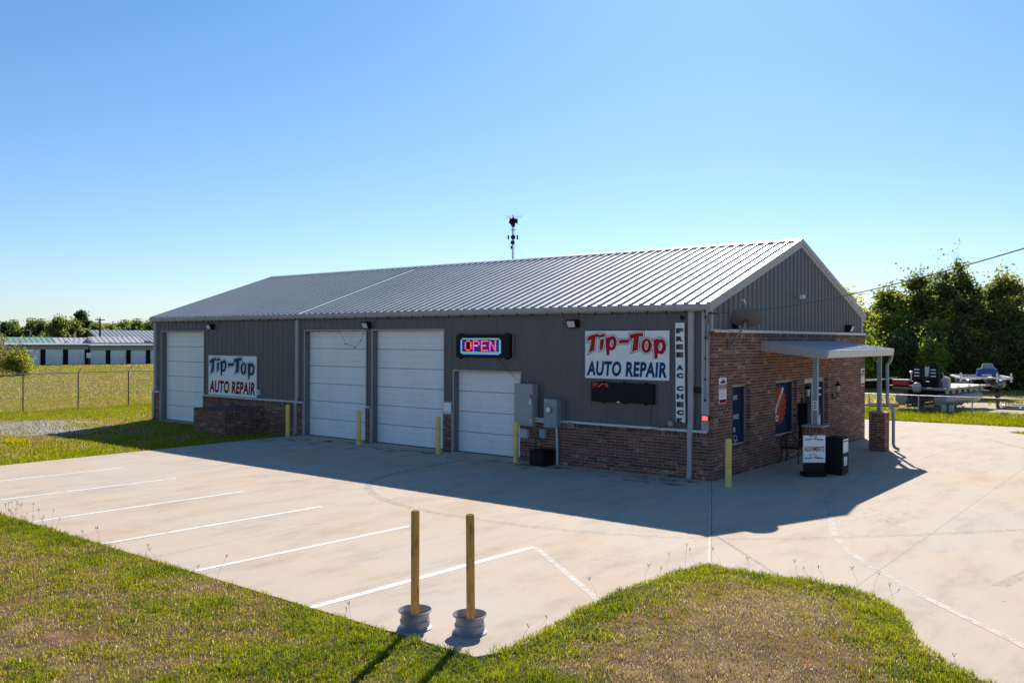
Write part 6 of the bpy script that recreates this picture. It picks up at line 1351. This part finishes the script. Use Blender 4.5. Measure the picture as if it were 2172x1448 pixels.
b = MB(); b.add([Q(*p) for p in ((-.2, .8, 1.38), (1.0, .8, 1.38), (1.0, 1.5, 1.38), (-.2, 1.5, 1.38), (-.15, .85, 1.85), (.9, .85, 1.85), (.9, 1.45, 1.85), (-.15, 1.45, 1.85))], [(0, 3, 2, 1), (4, 5, 6, 7), (0, 1, 5, 4), (1, 2, 6, 5), (2, 3, 7, 6), (3, 0, 4, 7)]); cn = b.build('console', 'blue_cover', t_, bevel=.03)
b = MB(); b.add([Q(*p) for p in ((.05, .79, 1.86), (.75, .79, 1.86), (.75, 1.3, 1.86), (.05, 1.3, 1.86), (.12, .9, 2.15), (.68, .9, 2.15), (.68, 1.25, 2.15), (.12, 1.25, 2.15))], [(0, 3, 2, 1), (4, 5, 6, 7), (0, 1, 5, 4), (1, 2, 6, 5), (2, 3, 7, 6), (3, 0, 4, 7)]); b.build('windscreen', 'grey_box2', t_, bevel=.02)
b = MB(); b.add([Q(*p) for p in ((.05, .80, 1.42), (.6, .80, 1.42), (.6, .80, 1.52), (.05, .80, 1.52))], [(0, 1, 2, 3)]); b.build('white_stripe', 'white', t_)
trailer('boat_trailer', 'dark trailer under the small white-railed boat', P_((O2[0]+.1, O2[1]+.3), R2), 3.6, 1.4, .4, .68)
# flat utility trailer at right edge
Q = P_((1.95, 27.4), math.radians(-80))
t_ = trailer('utility_trailer', 'low rusty utility trailer with two uprights at the right edge behind the fence', Q, 3.2, 1.3, .32, .4, posts=False)

for u_, h_ in ((-.65, .85), (.65, .95)): b = MB(); b.bar(Q(u_, -.15, .3), Q(u_, -.15, h_), .09, .09, (0, 1, 0)); b.build('upright', 'wood', t_)
b = MB(); b = MB(); b.bar(Q(-.6, .5, .46), Q(.6, 2.6, .46), .12, .06); b.bar(Q(-.62, .1, .42), Q(.62, .1, .42), .12, .1); b.build('beam', 'sign_white', t_)
# dark boat under cover left of the far porch post
Q = P_((-8.9, 41.5), math.radians(-50))
t_ = thing('covered_boat', 'dark boat hull with a white gunwale half hidden behind the far porch post', 'boat', (-8.9, 41.5, 0))
hp_ = [(-.9, .25), (-1.0, .75), (1.0, .75), (.9, .25)]
b = MB(); b.add([Q(u, v, z) for u, v, z in ((-.6, -1.5, .35), (.6, -1.5, .35), (.6, 1, .35), (0, 2.2, .55), (-.6, 1, .35), (-.85, -1.5, .82), (.85, -1.5, .82), (.85, 1, .85), (0, 2.6, 1.0), (-.85, 1, .85))], [(0, 1, 6, 5), (1, 2, 7, 6), (2, 3, 8, 7), (3, 4, 9, 8), (4, 0, 5, 9), (0, 4, 3, 2, 1), (5, 6, 7, 8, 9)]); b.build('hull', 'black', t_)
b = MB(); G_ = [Q(*p) for p in ((-.87, -1.5, .86), (-.87, 1, .89), (0, 2.62, 1.04), (.87, 1, .89), (.87, -1.5, .86))]; b.tube(G_, .022, 6); b.build('gunwale', 'alu', t_)
b = MB(); b.add([Q(*p) for p in ((-.3, -.2, .84), (.3, -.2, .84), (.25, .3, 1.15), (-.25, .3, 1.15))], [(0, 1, 2, 3)]); b.build('windscreen', 'glass', t_)
# timber on the ground
b = MB()
for k, (x0_, y0_, x1_, y1_) in enumerate(((-4.9, 27.6, -2.9, 28.2), (-4.6, 28.6, -2.8, 29.0), (-4.0, 26.8, -2.7, 27.4))): b.bar((x0_, y0_, .1+.03*k), (x1_, y1_, .16), .14, .08)
tag(b.build('timber_pile', 'wood', None), 'loose dark timbers lying on the gravel left of the pontoon boat', 'timber')
# scattered stones on the far slab
for o in list(bpy.data.objects):
    if o.type == 'MESH' and o.parent is None and not o.get('label') and not o.get('kind'): print('UNTAGGED', o.name)
